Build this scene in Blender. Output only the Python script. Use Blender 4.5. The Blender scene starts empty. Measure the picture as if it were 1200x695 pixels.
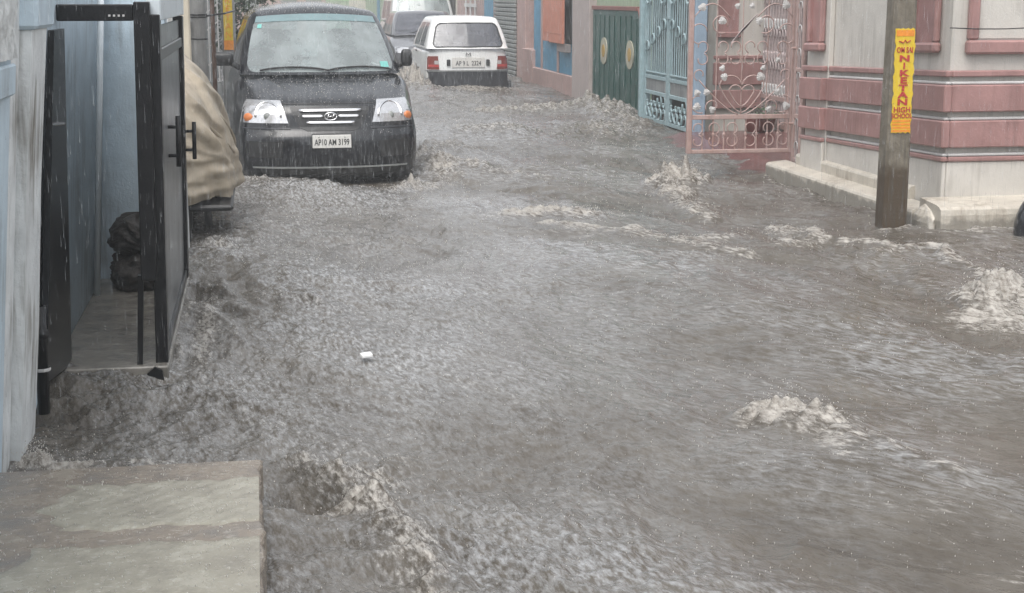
import bpy, math, random
import numpy as np
from mathutils import Vector, Matrix
from mathutils.bvhtree import BVHTree

random.seed(7)
rng = np.random.default_rng(11)
SC = bpy.context.scene
COL = SC.collection
R = math.radians

# ------------------------------------------------------------------ camera, world, sun, exposure
# world axes: X across the street (right), Y along the street (away), Z up, z = 0 is the mean flood level
cd = bpy.data.cameras.new("camera")
cam = bpy.data.objects.new("camera", cd); COL.objects.link(cam)
cam.location = (0, 0, 1.54)
cam.rotation_euler = (R(90 - 11.36), 0, R(-9.6))
cd.sensor_width = 36.0; cd.lens = 52.5
cd.clip_start = 0.05; cd.clip_end = 1000
SC.camera = cam

SUN_EL, SUN_AZ = 62.0, 205.0
w = bpy.data.worlds.new("World"); SC.world = w; w.use_nodes = True
nt = w.node_tree; nt.nodes.clear()
sky = nt.nodes.new("ShaderNodeTexSky"); sky.sky_type = 'NISHITA'; sky.sun_disc = False
sky.sun_elevation = R(SUN_EL); sky.sun_rotation = R(SUN_AZ)
sky.air_density = 1.0; sky.dust_density = 6.0; sky.ozone_density = 1.0
hs = nt.nodes.new("ShaderNodeHueSaturation"); hs.inputs['Saturation'].default_value = 0.26
bg = nt.nodes.new("ShaderNodeBackground"); bg.inputs['Strength'].default_value = 0.13
wo = nt.nodes.new("ShaderNodeOutputWorld")
cloud = nt.nodes.new("ShaderNodeMix"); cloud.data_type = 'RGBA'; cloud.inputs[0].default_value = 0.55
cloud.inputs[7].default_value = (4.3, 4.5, 4.75, 1)      # even cloud cover
nt.links.new(sky.outputs[0], hs.inputs['Color']); nt.links.new(hs.outputs[0], cloud.inputs[6]); nt.links.new(cloud.outputs[2], bg.inputs['Color'])
nt.links.new(bg.outputs[0], wo.inputs['Surface'])

sl = bpy.data.lights.new("sun", 'SUN'); sl.energy = 0.8; sl.angle = R(40); sl.color = (1.0, 0.97, 0.93)
sun = bpy.data.objects.new("sun", sl); COL.objects.link(sun)
_d = Vector((math.sin(R(SUN_AZ)) * math.cos(R(SUN_EL)), math.cos(R(SUN_AZ)) * math.cos(R(SUN_EL)), math.sin(R(SUN_EL))))
sun.rotation_euler = _d.to_track_quat('Z', 'Y').to_euler()

SC.view_settings.view_transform = 'Standard'
SC.view_settings.look = 'None'
SC.view_settings.exposure = 1.12
SC.view_settings.gamma = 1.0
SC.cycles.use_denoising = True
SC.cycles.max_bounces = 6
SC.cycles.volume_bounces = 2
SC.cycles.transparent_max_bounces = 12
SC.cycles.sample_clamp_indirect = 4.0

# ------------------------------------------------------------------ materials
def newmat(name):
    m = bpy.data.materials.new(name); m.use_nodes = True
    t = m.node_tree; b = t.nodes["Principled BSDF"]
    return m, t, b

def rgba(c): return (c[0], c[1], c[2], 1.0)

def node(t, kind, **kw):
    n = t.nodes.new(kind)
    for k, v in kw.items(): setattr(n, k, v)
    return n

def pos(t, scale=(1, 1, 1), obj=False):
    g = node(t, "ShaderNodeTexCoord")
    mp = node(t, "ShaderNodeMapping"); mp.inputs['Scale'].default_value = scale
    if obj: t.links.new(g.outputs['Object'], mp.inputs['Vector'])
    else:
        ge = node(t, "ShaderNodeNewGeometry"); t.links.new(ge.outputs['Position'], mp.inputs['Vector'])
    return mp.outputs[0]

def noise(t, vec, scale, detail=4, rough=0.6):
    n = node(t, "ShaderNodeTexNoise"); n.inputs['Scale'].default_value = scale
    n.inputs['Detail'].default_value = detail; n.inputs['Roughness'].default_value = rough
    t.links.new(vec, n.inputs['Vector']); return n.outputs[0]

def ramp(t, fac, stops):
    r = node(t, "ShaderNodeValToRGB"); e = r.color_ramp.elements
    e[0].position, e[0].color = stops[0][0], rgba(stops[0][1])
    e[1].position, e[1].color = stops[-1][0], rgba(stops[-1][1])
    for p, c in stops[1:-1]:
        x = e.new(p); x.color = rgba(c)
    t.links.new(fac, r.inputs[0]); return r.outputs[0]

def mix(t, fac, a, b, mode='MIX'):
    m = node(t, "ShaderNodeMix", data_type='RGBA', blend_type=mode)
    for s, v in ((0, fac), (6, a), (7, b)):
        if hasattr(v, 'links'): t.links.new(v, m.inputs[s])
        else: m.inputs[s].default_value = v if s == 0 else rgba(v)
    return m.outputs[2]

def bump(t, b, h, strength=0.3, dist=0.01):
    n = node(t, "ShaderNodeBump"); n.inputs['Strength'].default_value = strength; n.inputs['Distance'].default_value = dist
    t.links.new(h, n.inputs['Height']); t.links.new(n.outputs[0], b.inputs['Normal'])

def plain(name, c, rough=0.5, metal=0.0, coat=0.0, var=0.15, scale=6.0, streak=0.0, dirt=None, bmp=0.0, bscale=60, spec=0.5, soak=None, crease=0.0):
    """paint, plaster, metal: colour with blotches, vertical rain/dirt streaks and fine relief"""
    m, t, b = newmat(name)
    dark = tuple(max(0, x * (1 - var)) for x in c); lite = tuple(min(1, x * (1 + var)) for x in c)
    col = ramp(t, noise(t, pos(t), scale, 5), [(0.3, dark), (0.7, lite)])
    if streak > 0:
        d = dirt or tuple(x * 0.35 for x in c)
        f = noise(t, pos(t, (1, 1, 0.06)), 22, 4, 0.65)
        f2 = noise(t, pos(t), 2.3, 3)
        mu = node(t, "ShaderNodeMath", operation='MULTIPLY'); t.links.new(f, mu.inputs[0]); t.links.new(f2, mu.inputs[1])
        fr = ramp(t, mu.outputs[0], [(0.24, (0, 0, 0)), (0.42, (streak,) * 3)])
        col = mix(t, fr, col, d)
    if soak is not None:      # wet, muddy splash line above the flood level
        z = node(t, "ShaderNodeSeparateXYZ"); ge = node(t, "ShaderNodeNewGeometry"); t.links.new(ge.outputs['Position'], z.inputs[0])
        ad = node(t, "ShaderNodeMath", operation='MULTIPLY_ADD'); t.links.new(noise(t, pos(t), 7, 4), ad.inputs[0]); ad.inputs[1].default_value = -0.14; t.links.new(z.outputs[2], ad.inputs[2])
        col = mix(t, ramp(t, ad.outputs[0], [(0.0, (.75,) * 3), (max(.01, soak - .05), (0, 0, 0))]), col, tuple(x * .42 for x in c))
    t.links.new(col, b.inputs['Base Color'])
    b.inputs['Roughness'].default_value = rough; b.inputs['Metallic'].default_value = metal
    b.inputs['Coat Weight'].default_value = coat; b.inputs['Coat Roughness'].default_value = 0.08
    b.inputs['Specular IOR Level'].default_value = spec
    if crease > 0:            # folded cloth: sharp ridged creases
        hs_ = []
        for sc_, vs in ((3.6, (1, .6, 1.3)), (8, (1, .6, .8))):
            a_ = node(t, "ShaderNodeMath", operation='SUBTRACT'); t.links.new(noise(t, pos(t, vs), sc_, 2, .5), a_.inputs[0]); a_.inputs[1].default_value = .5
            c_ = node(t, "ShaderNodeMath", operation='ABSOLUTE'); t.links.new(a_.outputs[0], c_.inputs[0]); hs_.append(c_.outputs[0])
        ad = node(t, "ShaderNodeMath", operation='MULTIPLY_ADD'); t.links.new(hs_[1], ad.inputs[0]); ad.inputs[1].default_value = .4; t.links.new(hs_[0], ad.inputs[2])
        bump(t, b, ad.outputs[0], crease, 0.08)
    elif bmp > 0: bump(t, b, noise(t, pos(t), bscale, 5), bmp, 0.01)
    return m

M = {}
M['blue_wall'] = plain('pale blue limewash', (0.50, 0.60, 0.67), 0.55, var=0.12, streak=0.55, dirt=(0.13, 0.13, 0.12), bmp=0.25)
M['dirty_white'] = plain('stained white plaster', (0.64, 0.66, 0.66), 0.6, var=0.2, streak=0.95, dirt=(0.14, 0.12, 0.09), bmp=0.4)
M['rough_white'] = plain('peeling white plaster', (0.55, 0.56, 0.55), 0.7, var=0.3, scale=18, bmp=1.0, bscale=26)
M['black_metal'] = plain('wet black gate paint', (0.008, 0.008, 0.009), 0.3, var=0.4, scale=14, bmp=0.1, spec=0.3)
M['sheet_metal'] = plain('wet grey sheet steel', (0.17, 0.18, 0.185), 0.30, metal=0.3, var=0.35, streak=0.9, dirt=(0.04, 0.04, 0.04), bmp=0.2, bscale=30)
M['grey_paint'] = plain('grey painted wall', (0.24, 0.25, 0.25), 0.6, var=0.18, streak=0.6, bmp=0.2)
M['pipe'] = plain('pale pvc pipe', (0.55, 0.60, 0.63), 0.4, var=0.1)
M['wet_floor'] = plain('wet cement floor', (0.22, 0.205, 0.18), 0.22, var=0.35, scale=9, bmp=0.4, bscale=40)
M['sack'] = plain('wet dark sacking', (0.035, 0.03, 0.027), 0.5, var=0.5, scale=30, bmp=0.8, bscale=45)
M['tarp'] = plain('tan tarpaulin', (0.36, 0.305, 0.23), 0.5, var=0.16, scale=5, streak=0.5, dirt=(0.16, 0.125, 0.09), crease=0.38)
M['rubber'] = plain('black rubber', (0.012, 0.012, 0.012), 0.55, var=0.3)
M['concrete'] = plain('wet pole concrete', (0.25, 0.25, 0.245), 0.5, var=0.2, streak=0.5, bmp=0.4)
M['rust'] = plain('rusty iron', (0.09, 0.05, 0.035), 0.7, var=0.35, scale=25)
M['beige'] = plain('beige painted plaster', (0.50, 0.45, 0.36), 0.6, var=0.08)
M['pink'] = plain('dusty pink paint', (0.33, 0.185, 0.172), 0.42, var=0.16, scale=5, streak=0.75, dirt=(0.2, 0.11, 0.1), bmp=0.15)
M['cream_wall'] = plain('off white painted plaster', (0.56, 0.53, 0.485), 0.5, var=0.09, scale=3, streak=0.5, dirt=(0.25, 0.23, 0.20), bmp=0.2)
M['step'] = plain('cream cement step', (0.50, 0.46, 0.395), 0.42, var=0.16, scale=6, streak=0.7, dirt=(0.20, 0.155, 0.11), bmp=0.45, soak=0.07)
M['red_floor'] = plain('wet red oxide floor', (0.15, 0.065, 0.06), 0.18, var=0.25, bmp=0.2)
M['pink_iron'] = plain('pink gate enamel', (0.42, 0.30, 0.275), 0.4, var=0.14, scale=20, streak=0.5, dirt=(0.25, 0.1, 0.05))
M['white_iron'] = plain('white leaf enamel', (0.50, 0.49, 0.48), 0.35, var=0.1)
M['pale_iron'] = plain('pale pink lattice enamel', (0.46, 0.38, 0.37), 0.4, var=0.25, scale=30)
M['blue_iron'] = plain('pale blue gate enamel', (0.30, 0.405, 0.43), 0.4, var=0.15, scale=14)
M['blue_post'] = plain('blue gate post paint', (0.27, 0.36, 0.45), 0.5, var=0.1, streak=0.3)
M['dark'] = plain('painted unlit room shade', (0.05, 0.047, 0.043), 0.8, var=0.3)  # shade of unlit rooms, doorways and gaps is put into this colour
M['green_gate'] = plain('green gate paint', (0.015, 0.075, 0.062), 0.4, var=0.35, scale=20, streak=0.5, dirt=(0.02, 0.04, 0.035))
M['green_wall'] = plain('pale green plaster', (0.34, 0.43, 0.30), 0.6, var=0.1, streak=0.4, dirt=(0.2, 0.22, 0.17))
M['red_trim'] = plain('brown red trim', (0.22, 0.09, 0.075), 0.5)
M['yellow'] = plain('yellow oval paint', (0.42, 0.27, 0.07), 0.5)
M['ivory'] = plain('ivory oval paint', (0.40, 0.38, 0.29), 0.5)
M['pink_wall'] = plain('faded pink plaster', (0.43, 0.30, 0.275), 0.6, var=0.1, streak=0.4, dirt=(0.25, 0.18, 0.16))
M['beige_pink'] = plain('pinkish beige plaster', (0.42, 0.36, 0.34), 0.6, var=0.06, streak=0.3)
M['sea_blue'] = plain('sea blue door paint', (0.10, 0.27, 0.40), 0.5, var=0.15)
M['orange'] = plain('faded orange shutter paint', (0.52, 0.20, 0.13), 0.5, var=0.1)
M['shutter_grey'] = plain('grey roller shutter', (0.25, 0.26, 0.25), 0.5, metal=0.2)
M['cream'] = plain('cream far plaster', (0.55, 0.52, 0.46), 0.6)
M['black_paint'] = plain('black car paint', (0.008, 0.009, 0.012), 0.22, coat=0.35, var=0.2, scale=40, bmp=0.08, bscale=120, spec=0.4)
M['white_paint'] = plain('white car paint', (0.80, 0.81, 0.80), 0.25, coat=0.6, var=0.03)
M['grey_paint_car'] = plain('grey car paint', (0.12, 0.12, 0.13), 0.2, metal=0.4, coat=0.8, var=0.1)
M['plastic'] = plain('black plastic', (0.016, 0.016, 0.017), 0.4, var=0.2)
M['bumper_grey'] = plain('dark bumper plastic', (0.022, 0.024, 0.030), 0.38, var=0.2)
M['chrome'] = plain('chrome', (0.75, 0.75, 0.76), 0.12, metal=1.0, var=0.03)
M['plate'] = plain('white number plate', (0.66, 0.65, 0.62), 0.4, var=0.03)
M['ink'] = plain('black plate lettering', (0.02, 0.02, 0.02), 0.5)
M['ink_grey'] = plain('worn grey plate lettering', (0.07, 0.07, 0.07), 0.5)
M['amber'] = plain('amber lamp', (0.62, 0.20, 0.06), 0.2, var=0.1)
M['red_lamp'] = plain('red lamp', (0.20, 0.04, 0.03), 0.2, var=0.1)
M['clear_lamp'] = plain('clear lamp', (0.45, 0.42, 0.42), 0.2, var=0.1)
M['reflector'] = plain('lamp reflector', (0.62, 0.62, 0.63), 0.22, metal=0.75, var=0.12, scale=50)
M['seat'] = plain('grey seat cloth', (0.05, 0.05, 0.05), 0.8)
M['sticker'] = plain('turquoise sticker', (0.14, 0.42, 0.38), 0.5)
M['poster'] = None
M['litter'] = plain('white paper scrap', (0.85, 0.85, 0.84), 0.6, var=0.02)
M['foliage'] = plain('wet leaves', (0.055, 0.085, 0.045), 0.45, var=0.45, scale=9)
M['bark'] = plain('bark', (0.09, 0.07, 0.055), 0.8)
M['poster_red'] = plain('poster red ink', (0.42, 0.035, 0.03), 0.6, var=0.25, scale=60)
M['poster_orange'] = plain('poster orange ink', (0.72, 0.25, 0.02), 0.6, var=0.15, scale=40)
M['asphalt'] = plain('asphalt', (0.05, 0.05, 0.05), 0.7)
M['earth'] = plain('wet earth', (0.10, 0.085, 0.07), 0.8)

def poster_mat():
    m, t, b = newmat('torn yellow poster paper')
    n = noise(t, pos(t), 30, 5, 0.7)
    col = ramp(t, n, [(0.27, (0.10, 0.09, 0.03)), (0.38, (0.62, 0.43, 0.02)), (0.8, (0.72, 0.52, 0.03))])
    t.links.new(col, b.inputs['Base Color']); b.inputs['Roughness'].default_value = 0.5
    return m
M['poster'] = poster_mat()

def pole_mat():
    m, t, b = newmat('mossy wet concrete pole')
    z = node(t, "ShaderNodeSeparateXYZ"); ge = node(t, "ShaderNodeNewGeometry"); t.links.new(ge.outputs['Position'], z.inputs[0])
    n = noise(t, pos(t), 14, 5, 0.7)
    base = ramp(t, n, [(0.3, (0.105, 0.088, 0.064)), (0.7, (0.21, 0.182, 0.14))])
    wetn = noise(t, pos(t), 9, 3)
    ad = node(t, "ShaderNodeMath", operation='MULTIPLY_ADD'); t.links.new(wetn, ad.inputs[0]); ad.inputs[1].default_value = 0.25; t.links.new(z.outputs[2], ad.inputs[2])
    soak = ramp(t, ad.outputs[0], [(0.50, (1, 1, 1)), (0.58, (0, 0, 0))])
    col = mix(t, soak, base, (0.066, 0.045, 0.026))
    st = noise(t, pos(t, (1, 1, 0.05)), 60, 3)
    col = mix(t, ramp(t, st, [(0.5, (0, 0, 0)), (0.7, (0.6,) * 3)]), col, (0.06, 0.055, 0.045))
    t.links.new(col, b.inputs['Base Color']); b.inputs['Roughness'].default_value = 0.45
    bump(t, b, n, 0.5, 0.01)
    return m
M['pole'] = pole_mat()

def slab_mat(name, a, c, d):
    m, t, b = newmat(name)
    n = noise(t, pos(t), 7, 6, 0.65)
    col = ramp(t, n, [(0.3, a), (0.52, c), (0.72, d)])
    n2 = noise(t, pos(t, (1.0, 1.5, 1)), 30, 5, 0.75)
    col = mix(t, ramp(t, n2, [(0.55, (0, 0, 0)), (0.75, (0.5,) * 3)]), col, (0.6, 0.59, 0.54))
    t.links.new(col, b.inputs['Base Color'])
    t.links.new(ramp(t, n, [(0.35, (0.08,) * 3), (0.65, (0.34,) * 3)]), b.inputs['Roughness'])
    bump(t, b, n2, 0.4, 0.010)
    return m
M['slab'] = slab_mat('rain washed stone slab', (0.225, 0.205, 0.165), (0.30, 0.28, 0.225), (0.37, 0.35, 0.295))
M['mortar'] = slab_mat('wet brown cement', (0.16, 0.145, 0.13), (0.225, 0.188, 0.15), (0.27, 0.235, 0.19))

def glass_mat(name, tint, body, opac, rough=0.06, ior=1.5):
    """wet pane: part clear, part film; a pale film colour paints in sky reflection"""
    m, t, b = newmat(name)
    b.inputs['Base Color'].default_value = rgba(body); b.inputs['Roughness'].default_value = rough
    b.inputs['Coat Weight'].default_value = 1.0; b.inputs['Coat Roughness'].default_value = 0.03; b.inputs['Coat IOR'].default_value = ior
    tr = node(t, "ShaderNodeBsdfTransparent"); tr.inputs[0].default_value = rgba(tint)
    mx = node(t, "ShaderNodeMixShader")
    n = noise(t, pos(t, (1, 1, 0.5)), 3.2, 5)
    f = ramp(t, n, [(0.25, (max(0, opac - 0.3),) * 3), (0.75, (min(1, opac + 0.12),) * 3)])
    t.links.new(f, mx.inputs[0]); t.links.new(tr.outputs[0], mx.inputs[1]); t.links.new(b.outputs[0], mx.inputs[2])
    t.links.new(mx.outputs[0], t.nodes["Material Output"].inputs['Surface'])
    return m
M['windscreen'] = glass_mat('wet windscreen with painted sky sheen', (0.75, 0.87, 0.87), (0.38, 0.43, 0.43), 0.62, ior=1.9)  # pale body colour stands in for bright sky mirrored in the glass
M['shade_band'] = plain('teal tinted glass band', (0.13, 0.21, 0.22), 0.08, coat=1.0, var=0.1)
M['dark_glass'] = glass_mat('dark wet car glass', (0.5, 0.5, 0.55), (0.07, 0.08, 0.10), 0.8)
M['haze_glass'] = glass_mat('grey wet car glass', (0.5, 0.5, 0.55), (0.085, 0.09, 0.11), 0.75)

def water_mat():
    m, t, b = newmat('muddy flood water')
    at = node(t, "ShaderNodeAttribute"); at.attribute_name = "foam"
    ge = node(t, "ShaderNodeNewGeometry")
    def flow(deg, st):
        mp = node(t, "ShaderNodeMapping", vector_type='TEXTURE')
        mp.inputs['Rotation'].default_value = (0, 0, R(deg)); mp.inputs['Scale'].default_value = (1, st, 1)
        t.links.new(ge.outputs['Position'], mp.inputs['Vector']); return mp.outputs[0]
    sx = node(t, "ShaderNodeSeparateXYZ"); t.links.new(ge.outputs['Position'], sx.inputs[0])
    side = node(t, "ShaderNodeMapRange", interpolation_type='SMOOTHSTEP'); t.links.new(sx.outputs[0], side.inputs['Value'])
    side.inputs['From Min'].default_value = 0.2; side.inputs['From Max'].default_value = 2.6
    def both(scale, det, ro, st):
        m_ = node(t, "ShaderNodeMix", data_type='FLOAT'); t.links.new(side.outputs[0], m_.inputs[0])
        t.links.new(noise(t, flow(10, st), scale, det, ro), m_.inputs[2]); t.links.new(noise(t, flow(40, st * 1.5), scale, det, ro), m_.inputs[3])
        return m_.outputs[0]
    n1 = noise(t, flow(25, 2.0), 4, 5, 0.65); n2 = both(75, 3, 0.6, 2.0); n4 = both(58, 4, 0.7, 3.2)
    cl = node(t, "ShaderNodeAttribute"); cl.attribute_name = "froth_sheen"
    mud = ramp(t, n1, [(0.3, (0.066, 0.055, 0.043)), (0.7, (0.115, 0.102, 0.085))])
    # froth: rain-beaten bubbles plus painted silver sky glints, strong where the attribute is high
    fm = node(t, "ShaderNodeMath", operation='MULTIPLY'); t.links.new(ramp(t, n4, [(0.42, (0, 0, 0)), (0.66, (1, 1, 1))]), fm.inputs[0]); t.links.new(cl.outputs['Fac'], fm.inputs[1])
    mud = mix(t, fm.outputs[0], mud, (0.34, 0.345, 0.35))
    # foam where the attribute is high, broken up by fine noise
    ad = node(t, "ShaderNodeMath", operation='ADD'); t.links.new(at.outputs['Fac'], ad.inputs[0]); t.links.new(n4, ad.inputs[1])
    ff = ramp(t, ad.outputs[0], [(0.66, (0, 0, 0)), (1.25, (1, 1, 1))])
    fc = ramp(t, n4, [(0.34, (0.15, 0.13, 0.108)), (0.62, (0.41, 0.385, 0.35))])
    col = mix(t, ff, mud, fc)
    t.links.new(col, b.inputs['Base Color'])
    t.links.new(ramp(t, ff, [(0.0, (0.10,) * 3), (1.0, (0.5,) * 3)]), b.inputs['Roughness'])
    b.inputs['IOR'].default_value = 1.36
    bump(t, b, n2, 0.8, 0.008)
    return m
M['water'] = water_mat()

def drop_mat():
    m, t, b = newmat('falling rain water')
    b.inputs['Base Color'].default_value = (0.8, 0.82, 0.84, 1); b.inputs['Roughness'].default_value = 0.15
    tr = node(t, "ShaderNodeBsdfTransparent")
    mx = node(t, "ShaderNodeMixShader"); mx.inputs[0].default_value = 0.14
    t.links.new(tr.outputs[0], mx.inputs[1]); t.links.new(b.outputs[0], mx.inputs[2])
    t.links.new(mx.outputs[0], t.nodes["Material Output"].inputs['Surface'])
    return m
M['rain'] = drop_mat()
M['spray'] = plain('muddy spray', (0.55, 0.52, 0.48), 0.3, var=0.15, scale=20)

# ------------------------------------------------------------------ mesh helpers
class MB:
    def __init__(s): s.v = []; s.f = []
    def add(s, vs, fs):
        o = len(s.v); s.v += [tuple(p) for p in vs]; s.f += [tuple(i + o for i in f) for f in fs]; return s
    def box(s, x0, x1, y0, y1, z0, z1, c=0.0):
        """box with optional chamfer c on all edges"""
        if c <= 0:
            vs = [(x, y, z) for z in (z0, z1) for y in (y0, y1) for x in (x0, x1)]
            return s.add(vs, [(0, 2, 3, 1), (4, 5, 7, 6), (0, 1, 5, 4), (2, 6, 7, 3), (0, 4, 6, 2), (1, 3, 7, 5)])
        cx, cy, cz = (x0 + x1) / 2, (y0 + y1) / 2, (z0 + z1) / 2
        hx, hy, hz = abs(x1 - x0) / 2, abs(y1 - y0) / 2, abs(z1 - z0) / 2
        c = min(c, hx * .9, hy * .9, hz * .9)
        vs = []; idx = {}
        for sx in (-1, 1):
            for sy in (-1, 1):
                for sz in (-1, 1):
                    for k, (a, b_, d) in enumerate(((0, c, c), (c, 0, c), (c, c, 0))):
                        idx[(sx, sy, sz, k)] = len(vs)
                        vs.append((cx + sx * (hx - a), cy + sy * (hy - b_), cz + sz * (hz - d)))
        fs = []
        I = lambda *a: idx[a]
        for q in (-1, 1):
            fs.append((I(q, -1, -1, 0), I(q, 1, -1, 0), I(q, 1, 1, 0), I(q, -1, 1, 0)))
            fs.append((I(-1, q, -1, 1), I(1, q, -1, 1), I(1, q, 1, 1), I(-1, q, 1, 1)))
            fs.append((I(-1, -1, q, 2), I(1, -1, q, 2), I(1, 1, q, 2), I(-1, 1, q, 2)))
            for r in (-1, 1):
                fs.append((I(q, r, -1, 0), I(q, r, 1, 0), I(q, r, 1, 1), I(q, r, -1, 1)))
                fs.append((I(q, -1, r, 0), I(q, 1, r, 0), I(q, 1, r, 2), I(q, -1, r, 2)))
                fs.append((I(-1, q, r, 1), I(1, q, r, 1), I(1, q, r, 2), I(-1, q, r, 2)))
                for u in (-1, 1):
                    fs.append((I(q, r, u, 0), I(q, r, u, 1), I(q, r, u, 2)))
        return s.add(vs, fs)
    def tube(s, pts, r, k=6, cap=True, r1=None):
        pts = [Vector(p) for p in pts]; n = len(pts); vs = []; fs = []
        up = Vector((0, 0, 1)); prev = None
        for i, p in enumerate(pts):
            d = (pts[min(i + 1, n - 1)] - pts[max(i - 1, 0)]).normalized()
            if prev is None:
                a = d.cross(up)
                if a.length < 1e-3: a = d.cross(Vector((1, 0, 0)))
                a.normalize()
            else:
                a = (prev - d * prev.dot(d)).normalized()
            prev = a; b = d.cross(a)
            rr = r if r1 is None else r + (r1 - r) * i / max(1, n - 1)
            for j in range(k):
                th = 2 * math.pi * j / k + math.pi / k
                vs.append(p + (a * math.cos(th) + b * math.sin(th)) * rr)
        for i in range(n - 1):
            for j in range(k):
                fs.append((i * k + j, i * k + (j + 1) % k, (i + 1) * k + (j + 1) % k, (i + 1) * k + j))
        if cap:
            fs.append(tuple(range(k))[::-1]); fs.append(tuple(range((n - 1) * k, n * k)))
        return s.add(vs, fs)
    def grid(s, P, close_u=False):
        """P[i][j] points"""
        n, m = len(P), len(P[0]); vs = [p for row in P for p in row]; fs = []
        for i in range(n - 1):
            for j in range(m - (0 if close_u else 1)):
                j2 = (j + 1) % m
                fs.append((i * m + j, i * m + j2, (i + 1) * m + j2, (i + 1) * m + j))
        return s.add(vs, fs)
    def prism(s, poly, axis, a, b):
        """polygon (2-D points) extruded along axis from a to b"""
        n = len(poly)
        def P(p, h):
            if axis == 'x': return (h, p[0], p[1])
            if axis == 'y': return (p[0], h, p[1])
            return (p[0], p[1], h)
        vs = [P(p, a) for p in poly] + [P(p, b) for p in poly]
        fs = [tuple(range(n))[::-1], tuple(range(n, 2 * n))] + [(i, (i + 1) % n, n + (i + 1) % n, n + i) for i in range(n)]
        return s.add(vs, fs)
    def lathe(s, prof, k=20, axis='z', c=(0, 0, 0)):
        P = []
        for r_, h in prof:
            row = []
            for j in range(k):
                th = 2 * math.pi * j / k
                a, b = r_ * math.cos(th), r_ * math.sin(th)
                q = (a, b, h) if axis == 'z' else ((h, a, b) if axis == 'x' else (a, h, b))
                row.append((q[0] + c[0], q[1] + c[1], q[2] + c[2]))
            P.append(row)
        return s.grid(P, True)
    def build(s, name, mat, parent=None, smooth=False, loc=None, fix=True):
        me = bpy.data.meshes.new(name); me.from_pydata(s.v, [], s.f)
        if fix:
            import bmesh
            bm = bmesh.new(); bm.from_mesh(me); bmesh.ops.recalc_face_normals(bm, faces=bm.faces); bm.to_mesh(me); bm.free()
        if mat is not None: me.materials.append(M[mat] if isinstance(mat, str) else mat)
        if smooth: me.polygons.foreach_set('use_smooth', [True] * len(me.polygons))
        o = bpy.data.objects.new(name, me); COL.objects.link(o)
        if parent is not None: o.parent = parent
        if loc is not None: o.location = loc
        return o

def tag(o, label=None, cat=None, group=None, kind=None):
    if label: o['label'] = label
    if cat: o['category'] = cat
    if group: o['group'] = group
    if kind: o['kind'] = kind
    elif cat: o['kind'] = 'thing'
    return o

def empty(name, label, cat, loc=(0, 0, 0), rz=0.0, group=None):
    o = bpy.data.objects.new(name, None); COL.objects.link(o)
    o.location = loc; o.rotation_euler = (0, 0, rz); o.empty_display_size = 0.2
    return tag(o, label, cat, group)

def inst(src, parent, loc=(0, 0, 0), rot=(0, 0, 0), scale=(1, 1, 1)):
    c = src.copy(); COL.objects.link(c); c.parent = parent
    c.location = loc; c.rotation_euler = rot; c.scale = scale
    return c

def text(name, body, size, mat, parent, loc, rot, sx=1.0, ext=0.0008, align='CENTER', bold=0.0):
    cu = bpy.data.curves.new(name, 'FONT'); cu.body = body; cu.size = size; cu.extrude = ext; cu.offset = bold
    cu.align_x = align; cu.align_y = 'CENTER'; cu.resolution_u = 3
    tmp = bpy.data.objects.new('tmp_text', cu); COL.objects.link(tmp)
    bpy.context.view_layer.update()
    me = bpy.data.meshes.new_from_object(tmp.evaluated_get(bpy.context.evaluated_depsgraph_get()))
    bpy.data.objects.remove(tmp)
    me.materials.clear(); me.materials.append(M[mat])
    o = bpy.data.objects.new(name, me); COL.objects.link(o); o.parent = parent
    o.location = loc; o.rotation_euler = rot; o.scale = (sx, 1, 1)
    return o

def sstep(a, b, x):
    t = min(1, max(0, (x - a) / (b - a))); return t * t * (3 - 2 * t)

def interp(xs, ys, x):
    if x <= xs[0]: return ys[0]
    for i in range(1, len(xs)):
        if x <= xs[i]:
            f = (x - xs[i - 1]) / (xs[i] - xs[i - 1]); return ys[i - 1] + (ys[i] - ys[i - 1]) * f
    return ys[-1]

# ------------------------------------------------------------------ ground, road, water
tag(MB().add([(-110, -110, -0.62), (110, -110, -0.62), (110, 110, -0.62), (-110, 110, -0.62)], [(0, 1, 2, 3)]).build('ground', 'earth'), kind='structure')
tag(MB().add([(-1.3, -6, -0.3), (6.5, -6, -0.3), (6.5, 95, -0.3), (-1.3, 95, -0.3)], [(0, 1, 2, 3)]).build('road', 'asphalt'), kind='structure')

def perlin(x, y, seed=0):
    xi = np.floor(x).astype(np.int64); yi = np.floor(y).astype(np.int64); xf = x - xi; yf = y - yi
    def h(a, b):
        k = (a * 374761393 + b * 668265263 + seed * 1442695041) & 0x7fffffff
        k = ((k ^ (k >> 13)) * 1274126177) & 0x7fffffff
        an = ((k ^ (k >> 16)) & 0xffff) * (2 * np.pi / 65536)
        return np.cos(an), np.sin(an)
    u = xf ** 3 * (xf * (xf * 6 - 15) + 10); v = yf ** 3 * (yf * (yf * 6 - 15) + 10)
    def d(a, b, dx, dy):
        gx, gy = h(a, b); return gx * dx + gy * dy
    n00 = d(xi, yi, xf, yf); n10 = d(xi + 1, yi, xf - 1, yf); n01 = d(xi, yi + 1, xf, yf - 1); n11 = d(xi + 1, yi + 1, xf - 1, yf - 1)
    return 1.5 * ((n00 * (1 - u) + n10 * u) * (1 - v) + (n01 * (1 - u) + n11 * u) * v)

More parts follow.
